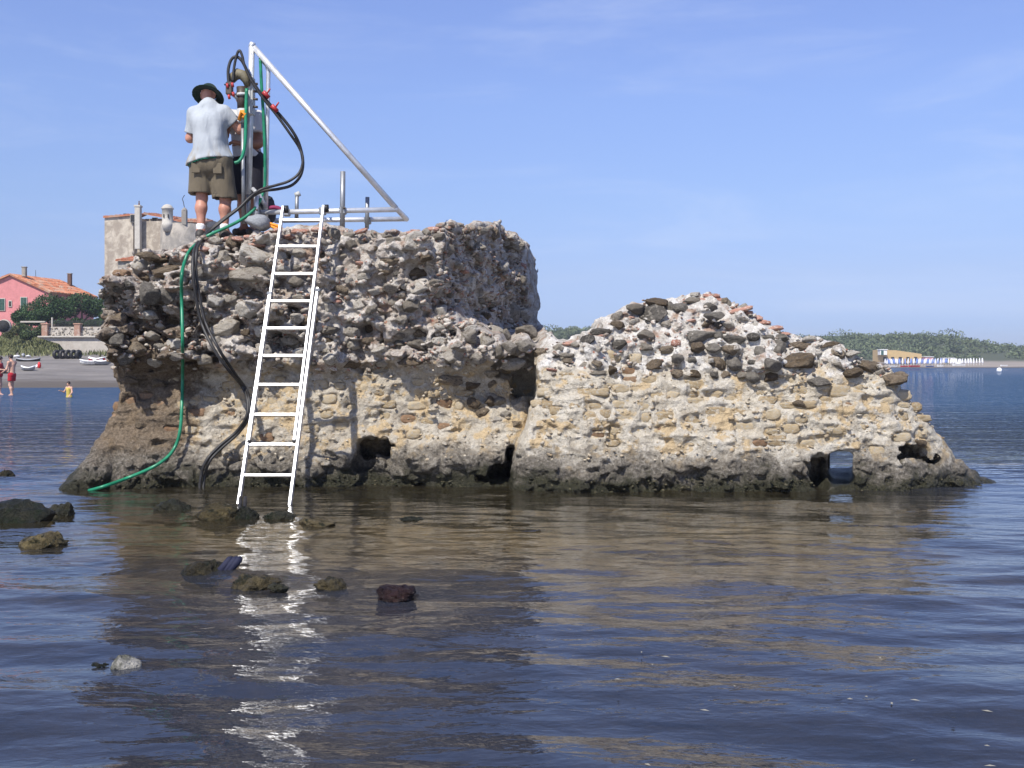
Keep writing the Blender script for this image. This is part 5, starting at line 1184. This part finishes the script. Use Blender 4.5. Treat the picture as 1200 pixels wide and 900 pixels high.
def tiled_slope(name, a, b, c, d, n, mat, parent, wob=.03):
    """roof slope: eave a-b, ridge d-c, laid as n rounded tile courses running up the slope"""
    a, b, c, d = map(Vector, (a, b, c, d)); nrm = (b - a).cross(d - a).normalized(); mb = MB(); w = .5 / n
    rows = 5
    for i in range(n):
        t = (i + .5) / n
        for r_ in range(rows):
            s0, s1 = r_ / rows, (r_ + 1) / rows + .02
            lo_ = a.lerp(b, t).lerp(d.lerp(c, t), s0); hi_ = a.lerp(b, t).lerp(d.lerp(c, t), min(s1, 1)); lw = (b - a).lerp(c - d, s0) * w; hw = (b - a).lerp(c - d, min(s1, 1)) * w
            k = .07 + random.uniform(-wob, wob); k2 = .03
            V = [lo_ - lw, lo_ + nrm * k * 1.6, lo_ + lw, hi_ - hw, hi_ + nrm * k2 * 1.6, hi_ + hw]
            mb.add(V, [(0, 1, 4, 3), (1, 2, 5, 4), (0, 2, 1)])
    mb.add([a - nrm * .02, b - nrm * .02, c - nrm * .02, d - nrm * .02, a - nrm * .16, b - nrm * .16, c - nrm * .16, d - nrm * .16], [(0, 1, 2, 3), (4, 7, 6, 5), (0, 4, 5, 1), (1, 5, 6, 2), (2, 6, 7, 3), (3, 7, 4, 0)])
    return mb.build(name, mat, parent)

# --- pink house
house = thing("house", "pink plastered house with red tiled roof and green shutters above the beach", "house", (-54.5, 120, 3.5)); HO = house.location
ax = Vector((1.7, 8.5, 0)); Bc = Vector((-50.65, 120, 0)); Ac = Vector((-58.4, 119.0, 0)); Mc = (Ac + Bc) / 2
zb, ze, zr = 3.0, 9.15, 10.95
mb = MB(); pts = [Ac, Bc, Bc + ax, Ac + ax]
V = [Vector((p.x, p.y, zb)) - HO for p in pts] + [Vector((p.x, p.y, ze)) - HO for p in pts] + [Vector((Mc.x, Mc.y, zr)) - HO, Vector(((Mc + ax).x, (Mc + ax).y, zr)) - HO]
mb.add(V, [(0, 1, 5, 8, 4), (1, 2, 6, 5), (2, 3, 7, 9, 6), (3, 0, 4, 7), (4, 8, 9, 7), (8, 5, 6, 9)]); mb.build("wall", M_pink, house)
def hp(p, z): return Vector((p.x, p.y, z)) - HO
ov = (Bc - Ac).normalized() * .35; fo = -ax.normalized() * .3; sl = (zr - ze) / ((Bc - Ac).length / 2) * .35
tiled_slope("roof", hp(Bc + ov + fo, ze + .12 - sl), hp(Bc + ax + ov - fo, ze + .12 - sl), hp(Mc + ax - fo, zr + .12), hp(Mc + fo, zr + .12), 26, M_roof, house)
tiled_slope("roof", hp(Ac + ax - ov - fo, ze + .12 - sl), hp(Ac - ov + fo, ze + .12 - sl), hp(Mc + fo, zr + .12), hp(Mc + ax - fo, zr + .12), 26, M_roof, house)
fn = Vector((-(Bc - Ac).y, (Bc - Ac).x, 0)).normalized() * -1
def on_gable(px, py):
    d0 = (px - 600) / F_PX; t = (d0 * Ac.y - Ac.x) / ((Bc - Ac).x - d0 * (Bc - Ac).y); q = Ac + (Bc - Ac) * t; return Vector((q.x, q.y, EYE - (py - HOR) / F_PX * q.y))
gd = (Bc - Ac).normalized(); GM = Matrix((gd, -fn, Vector((0, 0, 1)))).transposed()
for (x, y, w, h) in ((2.5, 357, .52, 1.25), (28, 355.5, .58, 1.25)):
    c = on_gable(x, y) + fn * .03 - HO
    fr_ = MB().box(c, (w + .14, .12, h + .14), GM, .01).build("window", M_fortw, house)
    for s_ in (-1, 1):
        sh_ = MB().box(c + gd * s_ * w * .26 + fn * .06, (w * .48, .05, h), GM, .01)
        for k in range(7): sh_.box(c + gd * s_ * w * .26 + fn * .09 + Vector((0, 0, -h * .42 + k * h * .14)), (w * .4, .03, .05), GM)
        sh_.build("shutter", M_shut, fr_)
c = on_gable(12, 356) + fn * .03 - HO; fr_ = MB().box(c, (.36, .10, .72), GM, .01).build("window", M_fortw, house); MB().box(c + fn * .03, (.20, .08, .52), GM).build("pane", M_dark, fr_)
for (p, h, nm) in ((Mc + ax * .12 + ov * 2.2, 1.0, 0), (Mc + ax * .93 + ov * 4.5, 1.35, 1)):
    q = Vector((p.x, p.y, zr - .1 + (0 if nm == 0 else -.5) + h / 2)) - HO
    ch = MB().box(q, (.42, .42, h), None, .02).build("chimney", M_shed if nm else M_fort2, house); MB().box(q + Vector((0, 0, h / 2 + .04)), (.52, .52, .09), None, .01).build("chimney_cap", M_fort2, ch)
MB().tube([hp(Mc + ax * .5, zr), hp(Mc + ax * .5, zr + .9)], .025, 6).build("aerial", M_iron, house)

# --- the coastal fort
YF = 140; k_ = YF / F_PX
def fx(px): return (px - 600) * k_
def fz(py): return EYE - (py - HOR) * k_
fort = thing("fort", "weathered coastal fort with round corner bastion and domed turret behind the ruin", "fort", (fx(175), YF, 3.5)); FO = fort.location
def fv(px, py, dy=0): return Vector((fx(px), YF + dy, fz(py))) - FO
mb = MB(); quad_box(mb, (fx(122.5) - FO.x, 0), (fx(158) - FO.x, -.6), -1.0, fz(254) - FO.z, 9); mb.build("curtain_wall", M_fort, fort)
mb = MB(); quad_box(mb, (fx(157.5) - FO.x, .1), (fx(206) - FO.x, -.9), -1.0, fz(259.5) - FO.z, 8); mb.build("parapet_wall", M_fort, fort)
MB().lathe((fx(214) - FO.x, -.2, 0), [(2.75, -1), (2.70, fz(300) - FO.z), (2.62, fz(264.5) - FO.z), (2.50, fz(264) - FO.z)], 32).build("bastion", M_fort2, fort, True)
mb = MB(); quad_box(mb, (fx(160) - FO.x, 3.2), (fx(236) - FO.x, 2.6), fz(262) - FO.z, fz(252.5) - FO.z, 5); up = mb.build("upper_storey", M_fort, fort)
# stepped tiled roofs
tiled_slope("roof", fv(121.5, 254.2, -.25), fv(156, 252.2, -.85), fv(164, 246.5, 3), fv(150, 250.5, 4), 22, M_roof, fort)
tiled_slope("roof", fv(163, 247.5, 1.6), fv(200, 254.2, 1.4), fv(202, 249.8, 4.6), fv(168, 244.5, 4.6), 24, M_roof, fort)
tiled_slope("roof", fv(200, 256.5, 1.2), fv(238, 258.6, .8), fv(238, 252.5, 4.6), fv(202, 250.3, 4.6), 22, M_roof, fort)
for (x, y, w, h, dy) in ((158.4, 257, 5, 8, -.78), (174, 256, 5.2, 7, 2.55), (191.5, 255, 8.5, 5.2, 2.45), (214.5, 258, 7, 4, 1.9)):
    fr_ = MB().box(fv(x, y, dy), (w * k_ + .12, .3, h * k_ + .12), None, .02).build("opening", M_fortw, fort); MB().box(fv(x, y, dy - .12), (w * k_, .12, h * k_)).build("recess", M_dark, fr_)
# pilaster with finial
pil = MB().box(fv(164.8, 268, -.9), (6.2 * k_, .8, 50 * k_), None, .04).build("pilaster", M_fortw, fort)
MB().box(fv(164.8, 243, -.9), (7.6 * k_, .95, .25), None, .03).build("pilaster_cap", M_fortw, pil); MB().lathe(fv(165.8, 242, -.9), [(.10, 0), (.13, .2), (.05, .35), (.10, .45), (.03, .6)], 8).build("finial", M_shed, pil)
# domed turret
tu = MB().lathe(fv(203.8, 265, -2.6), [(.45, -1.0), (.68, -.3), (.70, 0), (.66, .05), (.66, 1.75), (.76, 1.80), (.76, 1.95)], 24).build("turret", M_fortw, fort, True)
MB().lathe(fv(203.8, 248.2, -2.6), [(.72, .0), (.68, .18), (.56, .36), (.38, .5), (.15, .58), (.02, .6)], 24).build("dome", M_fortw, tu, True)
for x in (201.5, 206.5): MB().box(fv(x, 257, -3.22), (.12, .2, .42)).build("loophole", M_dark, tu)
pin = MB().box(fv(222.8, 258, -2.4), (.62, .62, 1.9), None, .06).build("pinnacle", M_fort2, fort); MB().lathe(fv(222.8, 249.5, -2.4), [(.38, 0), (.25, .2), (.06, .35)], 10).build("pinnacle_cap", M_fort2, pin)
MB().tube([fv(222.8, 247, -2.4), fv(221.5, 240, -2.4), fv(220.3, 236.5, -2.4), fv(221.5, 234, -2.4), fv(223, 232, -2.4)], .05, 6).build("weather_vane", M_iron, pin)
MB().box(fv(144, 250, 1), (.5, .4, .18), None, .04).build("roof_vent", M_iron, fort)

# --- low tiled house just in front of the fort
YA = 112; ka = YA / F_PX
def av(px, py, dy=0): return Vector(((px - 600) * ka, YA + dy, EYE - (py - HOR) * ka))
ann = thing("house", "low house with red tiled roof showing over the ruin in front of the fort", "house", av(190, 388)); AO = ann.location
mb = MB(); quad_box(mb, (av(137, 0).x - AO.x, .3), (av(240, 0).x - AO.x, .3), -1, av(0, 304).z - AO.z, 6); mb.build("wall", M_fort2, ann)
tiled_slope("roof", av(135, 304.3) - AO, av(190, 303) - AO, av(190, 297, 3) - AO, av(152, 297, 3) - AO, 26, M_roof, ann)
tiled_slope("roof", av(183, 301, -.2) - AO, av(243, 297, -.2) - AO, av(243, 284, 3) - AO, av(205, 288, 3) - AO, 28, M_roof, ann)

# --- garden wall with piers, lower retaining wall
YW = 89; kw = YW / F_PX
def wv(px, py, dy=0): return Vector(((px - 600) * kw, YW + dy, EYE - (py - HOR) * kw))
gw = thing("garden_wall", "pale garden wall with brick piers and coping above the beach bank", "wall", wv(95, 413)); WO = gw.location
mb = MB(); quad_box(mb, (wv(50, 0).x - WO.x, 0), (wv(150, 0).x - WO.x, 0), wv(0, 395).z - WO.z, wv(0, 383).z - WO.z, .4); mb.build("upper_wall", M_gwall, gw)
V = [wv(46, 396, -.1), wv(46, 394.6, -.1), wv(150, 395, -.1), wv(150, 420, -.1), wv(84, 420, -.1), wv(70, 403, -.1)]; V = [v - WO for v in V]; V2 = [v + Vector((0, .5, 0)) for v in V]; n = len(V)
MB().add(V + V2, [tuple(range(n - 1, -1, -1)), tuple(range(n, 2 * n))] + [(i, (i + 1) % n, n + (i + 1) % n, n + i) for i in range(n)]).build("retaining_wall", M_gwall, gw)
mb = MB(); mb.box((wv(98, 394.6, .0) - WO), (104 * kw, .7, .12), None, .02); mb.build("coping", M_fortw, gw)
for x in (54, 92, 130):
    pr = MB().box(wv(x, 387.5, -.08) - WO, (.48, .5, 1.05), None, .02).build("pier", M_brickp, gw); MB().box(wv(x, 379.8, -.08) - WO, (.6, .6, .12), None, .03).build("pier_cap", M_brickp, pr)
rg = np.random.default_rng(88)
for k in range(150):
    x = rg.uniform(57, 124); y = rg.uniform(384, 393); 
    if abs(x - 92) < 4: continue
    s_ = rg.uniform(.05, .10); put("stone", rock_mesh('l' if rg.uniform() < .88 else 't', int(rg.integers(0, 9))), gw, wv(x, y, .0) - WO, (0, rg.uniform(-.3, .3), rg.uniform(0, 6)), (s_ * 1.5, .05, s_))
fence = thing("fence", "dark iron railing along the top of the garden wall", "fence", wv(92, 383)); EO = fence.location
for x in np.arange(58, 126, 1.6): MB().tube([wv(x, 383.5, .2) - EO, wv(x, 375.5, .2) - EO], .022, 4).build("bar", M_iron, fence)
for y in (376, 382.6): MB().tube([wv(57, y, .2) - EO, wv(128, y, .2) - EO], .025, 4).build("rail", M_iron, fence)
MB().tube([wv(60.5, 383.5, .1) - EO, wv(60.5, 372, .1) - EO], .07, 6).build("post", M_fortw, fence)
# wooden sheds and culvert mouth left of it
sd = thing("shed", "brown wooden shed between the shrubs and the garden wall", "shed", wv(40, 394, 3)); SO_ = sd.location
for k in range(9): MB().box(wv(35.3 + k * 1.35, 387, 3 + .02 * (k % 2)) - SO_, (.088, .1, 1.0)).build("board", M_shed, sd)
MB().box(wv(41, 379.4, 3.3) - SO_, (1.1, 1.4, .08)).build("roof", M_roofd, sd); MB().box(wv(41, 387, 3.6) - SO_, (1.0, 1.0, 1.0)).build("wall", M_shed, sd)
cu = thing("culvert", "dark round culvert mouth in a pale stone surround at the left edge", "culvert", wv(2, 394, 2)); CO = cu.location
MB().tube([wv(-12, 381, 2.3) - CO, wv(-12, 381, 2.6) - CO], .50, 20).build("pipe", M_dark, cu, True); MB().lathe((0, 0, 0), [(.50, -.05), (.62, -.05), (.62, .3), (.50, .3)], 20)
sr_ = MB().tube([wv(-12, 381, 2.45) - CO, wv(-12, 381, 2.7) - CO], .56, 20).build("surround", M_gwall, cu, True)
wl2 = MB().box(wv(20, 375.6, 3), (30 * kw, .25, .14), None, .02).build("wall_slab", M_gwall); tag(wl2, "long pale concrete slab at the head of the grassy bank", "slab")

# --- trees and shrubs
def at(px, py, Y): p = P(px, py, Y); return (p.x, Y, p.z)
ta = [(60, 392, 104, [((-1.6, 0, 2.2), (1.5, 1.4, .9)), ((-.2, 0, 2.9), (1.5, 1.5, .95)), ((.8, .2, 2.3), (1.4, 1.4, .9)), ((-2.6, 0, 1.6), (1.1, 1.2, .7))], "dark spreading tree in front of the pink house wall"),
      (96, 390, 106, [((-1.5, 0, 2.5), (1.5, 1.4, 1.0)), ((0, 0, 3.0), (1.6, 1.5, .85)), ((1.5, .2, 2.5), (1.4, 1.4, .9)), ((2.6, .2, 1.9), (1.2, 1.2, .9))], "dark spreading tree under the red roof eave"),
      (122, 390, 107, [((-1.0, 0, 2.4), (1.3, 1.3, .9)), ((.5, 0, 2.6), (1.4, 1.3, .9)), ((2, 0, 2.2), (1.3, 1.3, .8))], "dark tree half hidden by the tall ruin edge"),
      (34, 393, 103, [((-.6, 0, 1.7), (1.0, 1.0, .7)), ((.6, 0, 1.6), (1.0, 1.0, .7)), ((1.5, 0, 2.0), (.9, 1, .7))], "low dark tree nearest the green shutter")]
for j, (px, py, Y, cl, lb) in enumerate(ta): tree("pine_tree", lb, at(px, py, Y), cl, 6500, .10, M_pine, .14, "dark trees beside the pink house", 200 + j)
def shrub(px, py, Y, w, h, lb, j, mat):
    rg = np.random.default_rng(300 + j); t = thing("shrub", lb, "shrub", at(px, py, Y), 0, "shrubs along the garden wall")
    cl = [((rg.uniform(-w, w) * .6, rg.uniform(-.4, .4), h * rg.uniform(.3, .75)), (w * .55, w * .5, h * .4)) for _ in range(5)]
    V, Q = leaf_cloud(cl, 2200, .075, rg); put("crown", mesh_from("crown", V, Q, mat, False), t)
    mb = MB()
    for c, r in cl: mb.tube([(0, 0, -.1), (c[0] * .5, c[1] * .5, c[2] * .5), c], .03, 5)
    mb.build("stem", M_bark, t); return t
for j, a in enumerate(((24, 396, 97, 1.0, 1.4, "olive shrub below the concrete slab on the bank", M_scrub), (48, 394, 96, .6, 1.1, "olive shrub between the brown shed and first brick pier", M_scrub), (12, 397, 96, .8, 1.0, "yellowing shrub by the dark culvert mouth", M_dry), (32, 398, 94, .7, .7, "low shrub in front of the brown shed", M_scrub),
                       (72, 386, 93, .7, .9, "shrub rising behind the railing left of the middle pier", M_pine), (108, 386, 93, .9, .9, "shrub rising behind the railing right of the middle pier", M_pine), (88, 386, 94, .8, .9, "shrub rising behind the middle brick pier", M_pine), (122, 386, 94, .8, .9, "shrub behind the railing against the tall ruin edge", M_pine))): shrub(*a[:6], j, a[6])
# grass on the bank
rg = np.random.default_rng(9); n = 26000
gx = rg.uniform(-52, -22, n); gy = rg.uniform(84, 108, n); keep = rg.uniform(size=n) < np.clip((gy - 85 + 1.4 * vnoise(gx * .35, gy * .35, 0, 3)) / 6 + .05, 0, 1) * np.where((gx > wv(68, 0).x) & (gy > YW - 2.2 * 0 - 1), 0, 1); gx, gy = gx[keep], gy[keep]
gz = np.array([land(a, b) for a, b in zip(gx, gy)]); n = len(gx); p = np.stack([gx, gy, gz], 1); h = rg.uniform(.15, .42, n); w = rg.uniform(.04, .10, n); a = rg.uniform(0, 3.14, n)
d = np.stack([np.cos(a) * w, np.sin(a) * w, np.zeros(n)], 1); tip = p + np.stack([rg.normal(0, .1, n), rg.normal(0, .1, n), h], 1)
V = np.stack([p - d, p + d, tip], 1).reshape(-1, 3); g = put("grass", mesh_from("grass", V.astype(np.float32), np.arange(3 * n, dtype=np.int32).reshape(n, 3), M_dry, False)); g["kind"] = "stuff"
m = NT("turf"); pos = m.coord("Position"); m.base(m.ramp(m.noise(pos, .8, 5, .7), [(.35, (.085, .095, .042)), (.5, (.135, .14, .065)), (.68, (.20, .19, .11))])); m.val("Roughness", .95)
xs_ = np.linspace(-80, -20, 70); ys_ = np.linspace(87, 118, 40); X, Y = np.meshgrid(xs_, ys_, indexing='ij'); Zt = np.array([[land(a, b) for b in ys_] for a in xs_]) + .05 - .4 * smooth01(90.5, 87.5, Y + .9 * vnoise(X * .3, Y * .3, 0, 6))
i = np.arange(X.size, dtype=np.int32).reshape(X.shape); tf = put("grassy_bank", mesh_from("grassy_bank", np.stack([X.ravel(), Y.ravel(), Zt.ravel()], 1), np.stack([i[:-1, :-1].ravel(), i[1:, :-1].ravel(), i[1:, 1:].ravel(), i[:-1, 1:].ravel()], 1), m.m, True)); tf["kind"] = "structure"

# --- things on the sand
def sand_pt(px, py):
    Y = 60.0
    for _ in range(40):
        z = land((px - 600) / F_PX * Y, Y); pyc = HOR - (z - EYE) / Y * F_PX; Y += (pyc - py) * .35; Y = min(max(Y, 57), 100)
    return Vector(((px - 600) / F_PX * Y, Y, land((px - 600) / F_PX * Y, Y)))
for j, x in enumerate((66.5, 73.5, 80, 86.3, 92)):
    c = sand_pt(x, 420.5); r0 = .27; mb = MB(); V = []; n1, n2 = 20, 8
    prof = [(r0 - .02 + .12 * math.cos(t), .11 * math.sin(t)) for t in np.linspace(0, 2 * math.pi, n2, endpoint=False)]
    for q in range(n1):
        a = 2 * math.pi * q / n1
        for (rr, yy) in prof: V.append((rr * math.cos(a) * 1.0, yy * 1.3, rr * math.sin(a) + r0 + .06))
    Fc = [(q * n2 + s_, q * n2 + (s_ + 1) % n2, ((q + 1) % n1) * n2 + (s_ + 1) % n2, ((q + 1) % n1) * n2 + s_) for q in range(n1) for s_ in range(n2)]
    t = put("tyre", mesh_from("tyre", V, Fc, M_black, True), None, c, (0, 0, R(62 if j < 4 else 80)))
    tag(t, ("black tyre at the left end of the row on the beach", "second black tyre in the row on the beach from the left end", "middle black tyre of the row of five on the beach", "fourth black tyre standing next to the right end one", "black tyre at the right end of the row seen nearly edge on")[j], "tyre", "black tyres standing in a row on the sand")
def boat(px, py, L, Wd, H, rz, hullc, inner, label, name="boat"):
    c = sand_pt(px, py); t = thing(name, label, name.replace("_", " "), c, rz); V = []; n = 9
    for i in range(n):
        u = i / (n - 1) * 2 - 1; w = Wd / 2 * (1 - abs(u) ** 2.6) ** .7 + .01; zk = .0 + H * .45 * abs(u) ** 3
        for (fx_, fz_) in ((-1, 1), (-.72, .35), (0, .0), (.72, .35), (1, 1)): V.append((u * L / 2, w * fx_, zk + (H + .12 * abs(u) ** 2 - zk) * fz_))
    Fc = [(i * 5 + k, i * 5 + k + 1, (i + 1) * 5 + k + 1, (i + 1) * 5 + k) for i in range(n - 1) for k in range(4)]
    put("hull", mesh_from("hull", V, Fc, hullc, True), t)
    MB().tube([V[i * 5] for i in range(n)], .05, 6).build("gunwale", inner, t, True); MB().tube([V[i * 5 + 4] for i in range(n)], .05, 6).build("gunwale", inner, t, True)
    mb = MB(); mb.add([(V[i * 5 + k][0] * .97, V[i * 5 + k][1] * .9, H * .72) for i in range(n) for k in (0, 4)], [(2 * i, 2 * i + 1, 2 * i + 3, 2 * i + 2) for i in range(n - 1)]); mb.build("deck", inner, t)
    for u in (-.3, .3): MB().box((u * L * .5, 0, H * .9), (.2, Wd * .8, .04)).build("thwart", inner, t)
    return t
M_wh = plain("white gelcoat", (.78, .78, .76), .35); M_gr = plain("grey rubber hull", (.30, .31, .33), .5); M_rd = plain("red gelcoat", (.55, .03, .03), .35); M_bl = plain("blue canvas", (.03, .09, .33), .7)
boat(107, 428, 1.5, .6, .28, .3, M_wh, M_wh, "white dinghy on the sand left of the red one by the ruin"); boat(113.5, 426.5, 1.3, .6, .36, -.2, M_rd, M_wh, "small red and white dinghy on the sand against the ruin"); boat(119.5, 428, 1.2, .6, .28, .1, M_gr, M_wh, "grey dinghy half hidden behind the ruin edge")
boat(33, 434.5, .85, .45, .20, .2, M_gr, M_wh, "small grey rowing boat pulled up on the open sand"); boat(33, 423.5, 1.7, .35, .12, .1, M_black, M_gr, "long dark canoe lying on the upper beach", "canoe")
for (x, y, w, h, mt, lb, nm) in ((43, 431, .20, .16, M_wh, "white bag beside the grey rowing boat", "bag"), (46, 431.5, .18, .26, M_rd, "red bag beside the grey rowing boat", "bag"), (20, 419, .30, .12, M_wh, "white bundle near the grass at the top of the beach", "bundle"), (27, 418.5, .22, .18, M_gr, "grey bundle between two white ones near the grass", "bundle"), (33, 419, .28, .12, M_wh, "white bundle right of the grey one near the grass", "bundle"), (5, 437.5, .30, .16, M_black, "black bag on the sand behind the bathers", "bag")):
    V, Fc = rock_shape(5000 + int(x), 2, 5, .08); c = sand_pt(x, y); tag(put(nm, mesh_from(nm, V, Fc, mt, True), None, c + Vector((0, 0, h * .7)), (0, 0, x), (w, w * .7, h)), lb, nm)

# ------------------------------------------------------------------ far right shore: wood, huts, parasols, boats
rg = np.random.default_rng(21); cl = []
for _ in range(3600):
    x = rg.uniform(-110, 330); y = rg.uniform(372, 468)
    if y < 384 + 10 * vnoise(x * .05, 0, 0, 31): continue
    if vnoise(x * .06, y * .06, 0, 44) < -.62 and y < 430: continue
    s_ = rg.uniform(1.0, 2.4) * (1.25 if y > 440 else 1) * (1.7 if rg.uniform() < .08 else 1); cl.append(((x, y, far_land(x, y) + s_ * .35), (s_ * 1.4, s_ * 1.3, s_ * .72)))
V, Q = leaf_cloud(cl, 170000, .5, rg); wd = put("wood", mesh_from("wood", V, Q, M_wood, False)); wd["kind"] = "stuff"
# nearer knoll with scrub seen in the gap between the two blocks
rg = np.random.default_rng(23); cl = []
YK = 420
for _ in range(36):
    x = rg.uniform(612, 700); s_ = rg.uniform(1.2, 2.4); c = P(x, 390 + rg.uniform(-2, 5), YK + rg.uniform(-8, 8)); cl.append(((c.x, c.y, c.z), (s_ * 1.3, s_ * 1.3, s_)))
V, Q = leaf_cloud(cl, 9000, .38, rg); wd = put("wood", mesh_from("wood", V, Q, M_wood, False)); wd["kind"] = "stuff"
def fp(px, py, Y): return P(px, py, Y)
M_yw = plaster("ochre wall paint", (.52, .37, .17), (.48, .35, .18), .2); M_wp = plain("white hut paint", (.72, .72, .70), .7)
YB = 352; kb = YB / F_PX
by = thing("building", "long yellow beach building with sloping top behind the parasols", "building", (fp(1055, 426, YB).x, YB, .9)); BO = by.location
V = [fp(1031, 424, YB), fp(1080, 426, YB), fp(1080, 414.8, YB), fp(1050, 410.5, YB), fp(1031, 409.8, YB)]; V = [v - BO for v in V]; n = len(V); V2 = [v + Vector((0, 7, 0)) for v in V]
MB().add(V + V2, [tuple(range(n)), tuple(range(2 * n - 1, n - 1, -1))] + [(i, n + i, n + (i + 1) % n, (i + 1) % n) for i in range(n)]).build("wall", M_yw, by)
for x in (1037, 1046, 1055, 1064, 1073): w_ = MB().box(fp(x, 420.5, YB - .05) - BO, (1.0, .15, 1.2)).build("window", M_dark, by)
for (x0, x1, y0, y1, lb) in ((1082, 1092, 418.5, 426, "small pink beach hut right of the yellow building"), (1104, 1116, 420, 426, "small ochre beach hut among the far parasols"), (1030, 1038, 410, 416, "pale flat cabin at the left end of the yellow building")):
    t = thing("beach_hut", lb, "hut", (fp((x0 + x1) / 2, y1, YB - 1).x, YB - 1, .8)); o_ = t.location
    MB().box(fp((x0 + x1) / 2, (y0 + y1) / 2, YB - 1) - o_, ((x1 - x0) * kb, 2.5, (y1 - y0) * kb), None, .05).build("wall", M_wp if 'pale' in lb else (M_yw if 'ochre' in lb else M_pink), t)
    MB().box(fp((x0 + x1) / 2, y0 - .3, YB - 1) - o_, ((x1 - x0) * kb + .4, 3, .2), None, .03).build("roof", M_wp, t); MB().box(fp((x0 + x1) / 2, y1 - 2.6, YB - 2.3) - o_, (.8, .1, 1.5)).build("door", M_shut, t)
M_pw = plain("white canvas", (.76, .76, .78), .8); M_pb = plain("blue white canvas", (.16, .24, .52), .8)
def parasol(mat, lb):
    t = thing("parasol", lb, "parasol", (0, 0, 0), 0, "closed parasols on the far beach")
    MB().tube([(0, 0, -.2), (0, 0, 2.2)], .035, 5).build("pole", M_wp, t); MB().lathe((0, 0, .75), [(.22, 0), (.28, .12), (.20, .8), (.10, 1.35), (.03, 1.5)], 7).build("canopy", mat, t, True); return t
pw = parasol(M_pw, "closed white parasol standing in the rows on the far beach"); pb = parasol(M_pb, "closed blue parasol standing in the rows on the far beach")
k = 0; rg = np.random.default_rng(51)
for row, (Y, x0, x1, st) in enumerate(((340, 1036, 1150, 3.1), (344, 1034, 1150, 3.3), (348, 1036, 1152, 3.6))):
    x = x0
    while x < x1:
        x += st * rg.uniform(.85, 1.15)
        if row != 1 and x > 1105 and rg.uniform() < .35: continue
        src = pb if (k % 2 and x < 1110) else pw; wx = (x - 600) / F_PX * Y; lo_ = (wx, Y, far_land(wx, Y) - .05)
        if k in (0, 1): src.location = lo_
        else: dup(src, lo_)
        k += 1
def far_boat(px, py, Y, L, H, mat, lb, cabin=False, z=None):
    c = P(px, py, Y); c.z = far_land(c.x, Y) if z is None else z; t = thing("boat", lb, "boat", c, .2); V = []
    for i in range(7):
        u = i / 6 * 2 - 1; w = L * .17 * (1 - max(u, 0) ** 2.2) + .02
        V += [(u * L / 2, -w, H), (u * L / 2, -w * .6, .0), (u * L / 2, w * .6, .0), (u * L / 2, w, H)]
    put("hull", mesh_from("hull", V, [(i * 4 + k, i * 4 + k + 1, i * 4 + k + 5, i * 4 + k + 4) for i in range(6) for k in range(3)] + [(i * 4 + 3, i * 4, i * 4 + 4, i * 4 + 7) for i in range(6)] + [(0, 3, 2, 1)], mat, False), t)
    if cabin: MB().box((-.1 * L, 0, H + .25), (L * .3, L * .2, .5), None, .05).build("cabin", M_wp, t)
    return t
far_boat(1072, 428, 337, 3.6, .5, M_rd, "larger red boat on the far beach below the parasols"); far_boat(1060, 428, 337.5, 2.4, .4, M_rd, "smaller red boat on the far beach left of the larger one"); far_boat(1102, 428, 337, 2.0, .5, M_wh, "white boat on the far beach among blue things"); far_boat(1124, 425, 339, 4.0, .7, M_wh, "long white boat with cabin on the far beach", True); far_boat(1090, 428.5, 336.8, 2.5, .35, M_bl, "blue boat lying flat on the far beach"); far_boat(1047, 427.5, 337, 2.2, .4, M_wh, "small white boat at the ruin end of the far beach"); far_boat(1177, 428, 337, 2.4, .45, M_wh, "lone white boat far along the empty far beach")
# white mooring buoy
t = thing("buoy", "round white mooring buoy floating off the far beach", "buoy", (P(1171, 435, 185).x, 185, 0)); MB().lathe((0, 0, 0), [(.05, -.3), (.32, -.18), (.44, .10), (.40, .38), (.22, .56), (.05, .60)], 16).build("float", M_wh, t, True); MB().tube([(0, 0, .55), (0, 0, .78)], .04, 6).build("ring", M_steel, t)

# ------------------------------------------------------------------ summer haze over the whole bay
m = NT("haze"); m.n.remove(m.b); vol = m.node("ShaderNodeVolumePrincipled"); vol.inputs["Color"].default_value = (.80, .87, 1.0, 1); vol.inputs["Density"].default_value = 0.00045; vol.inputs["Anisotropy"].default_value = 0.2
m.lk(vol.outputs[0], m.out.inputs["Volume"])
hz = MB().box((0, 2800, 12), (6400, 7000, 34)).build("haze", m.m); hz["kind"] = "stuff"
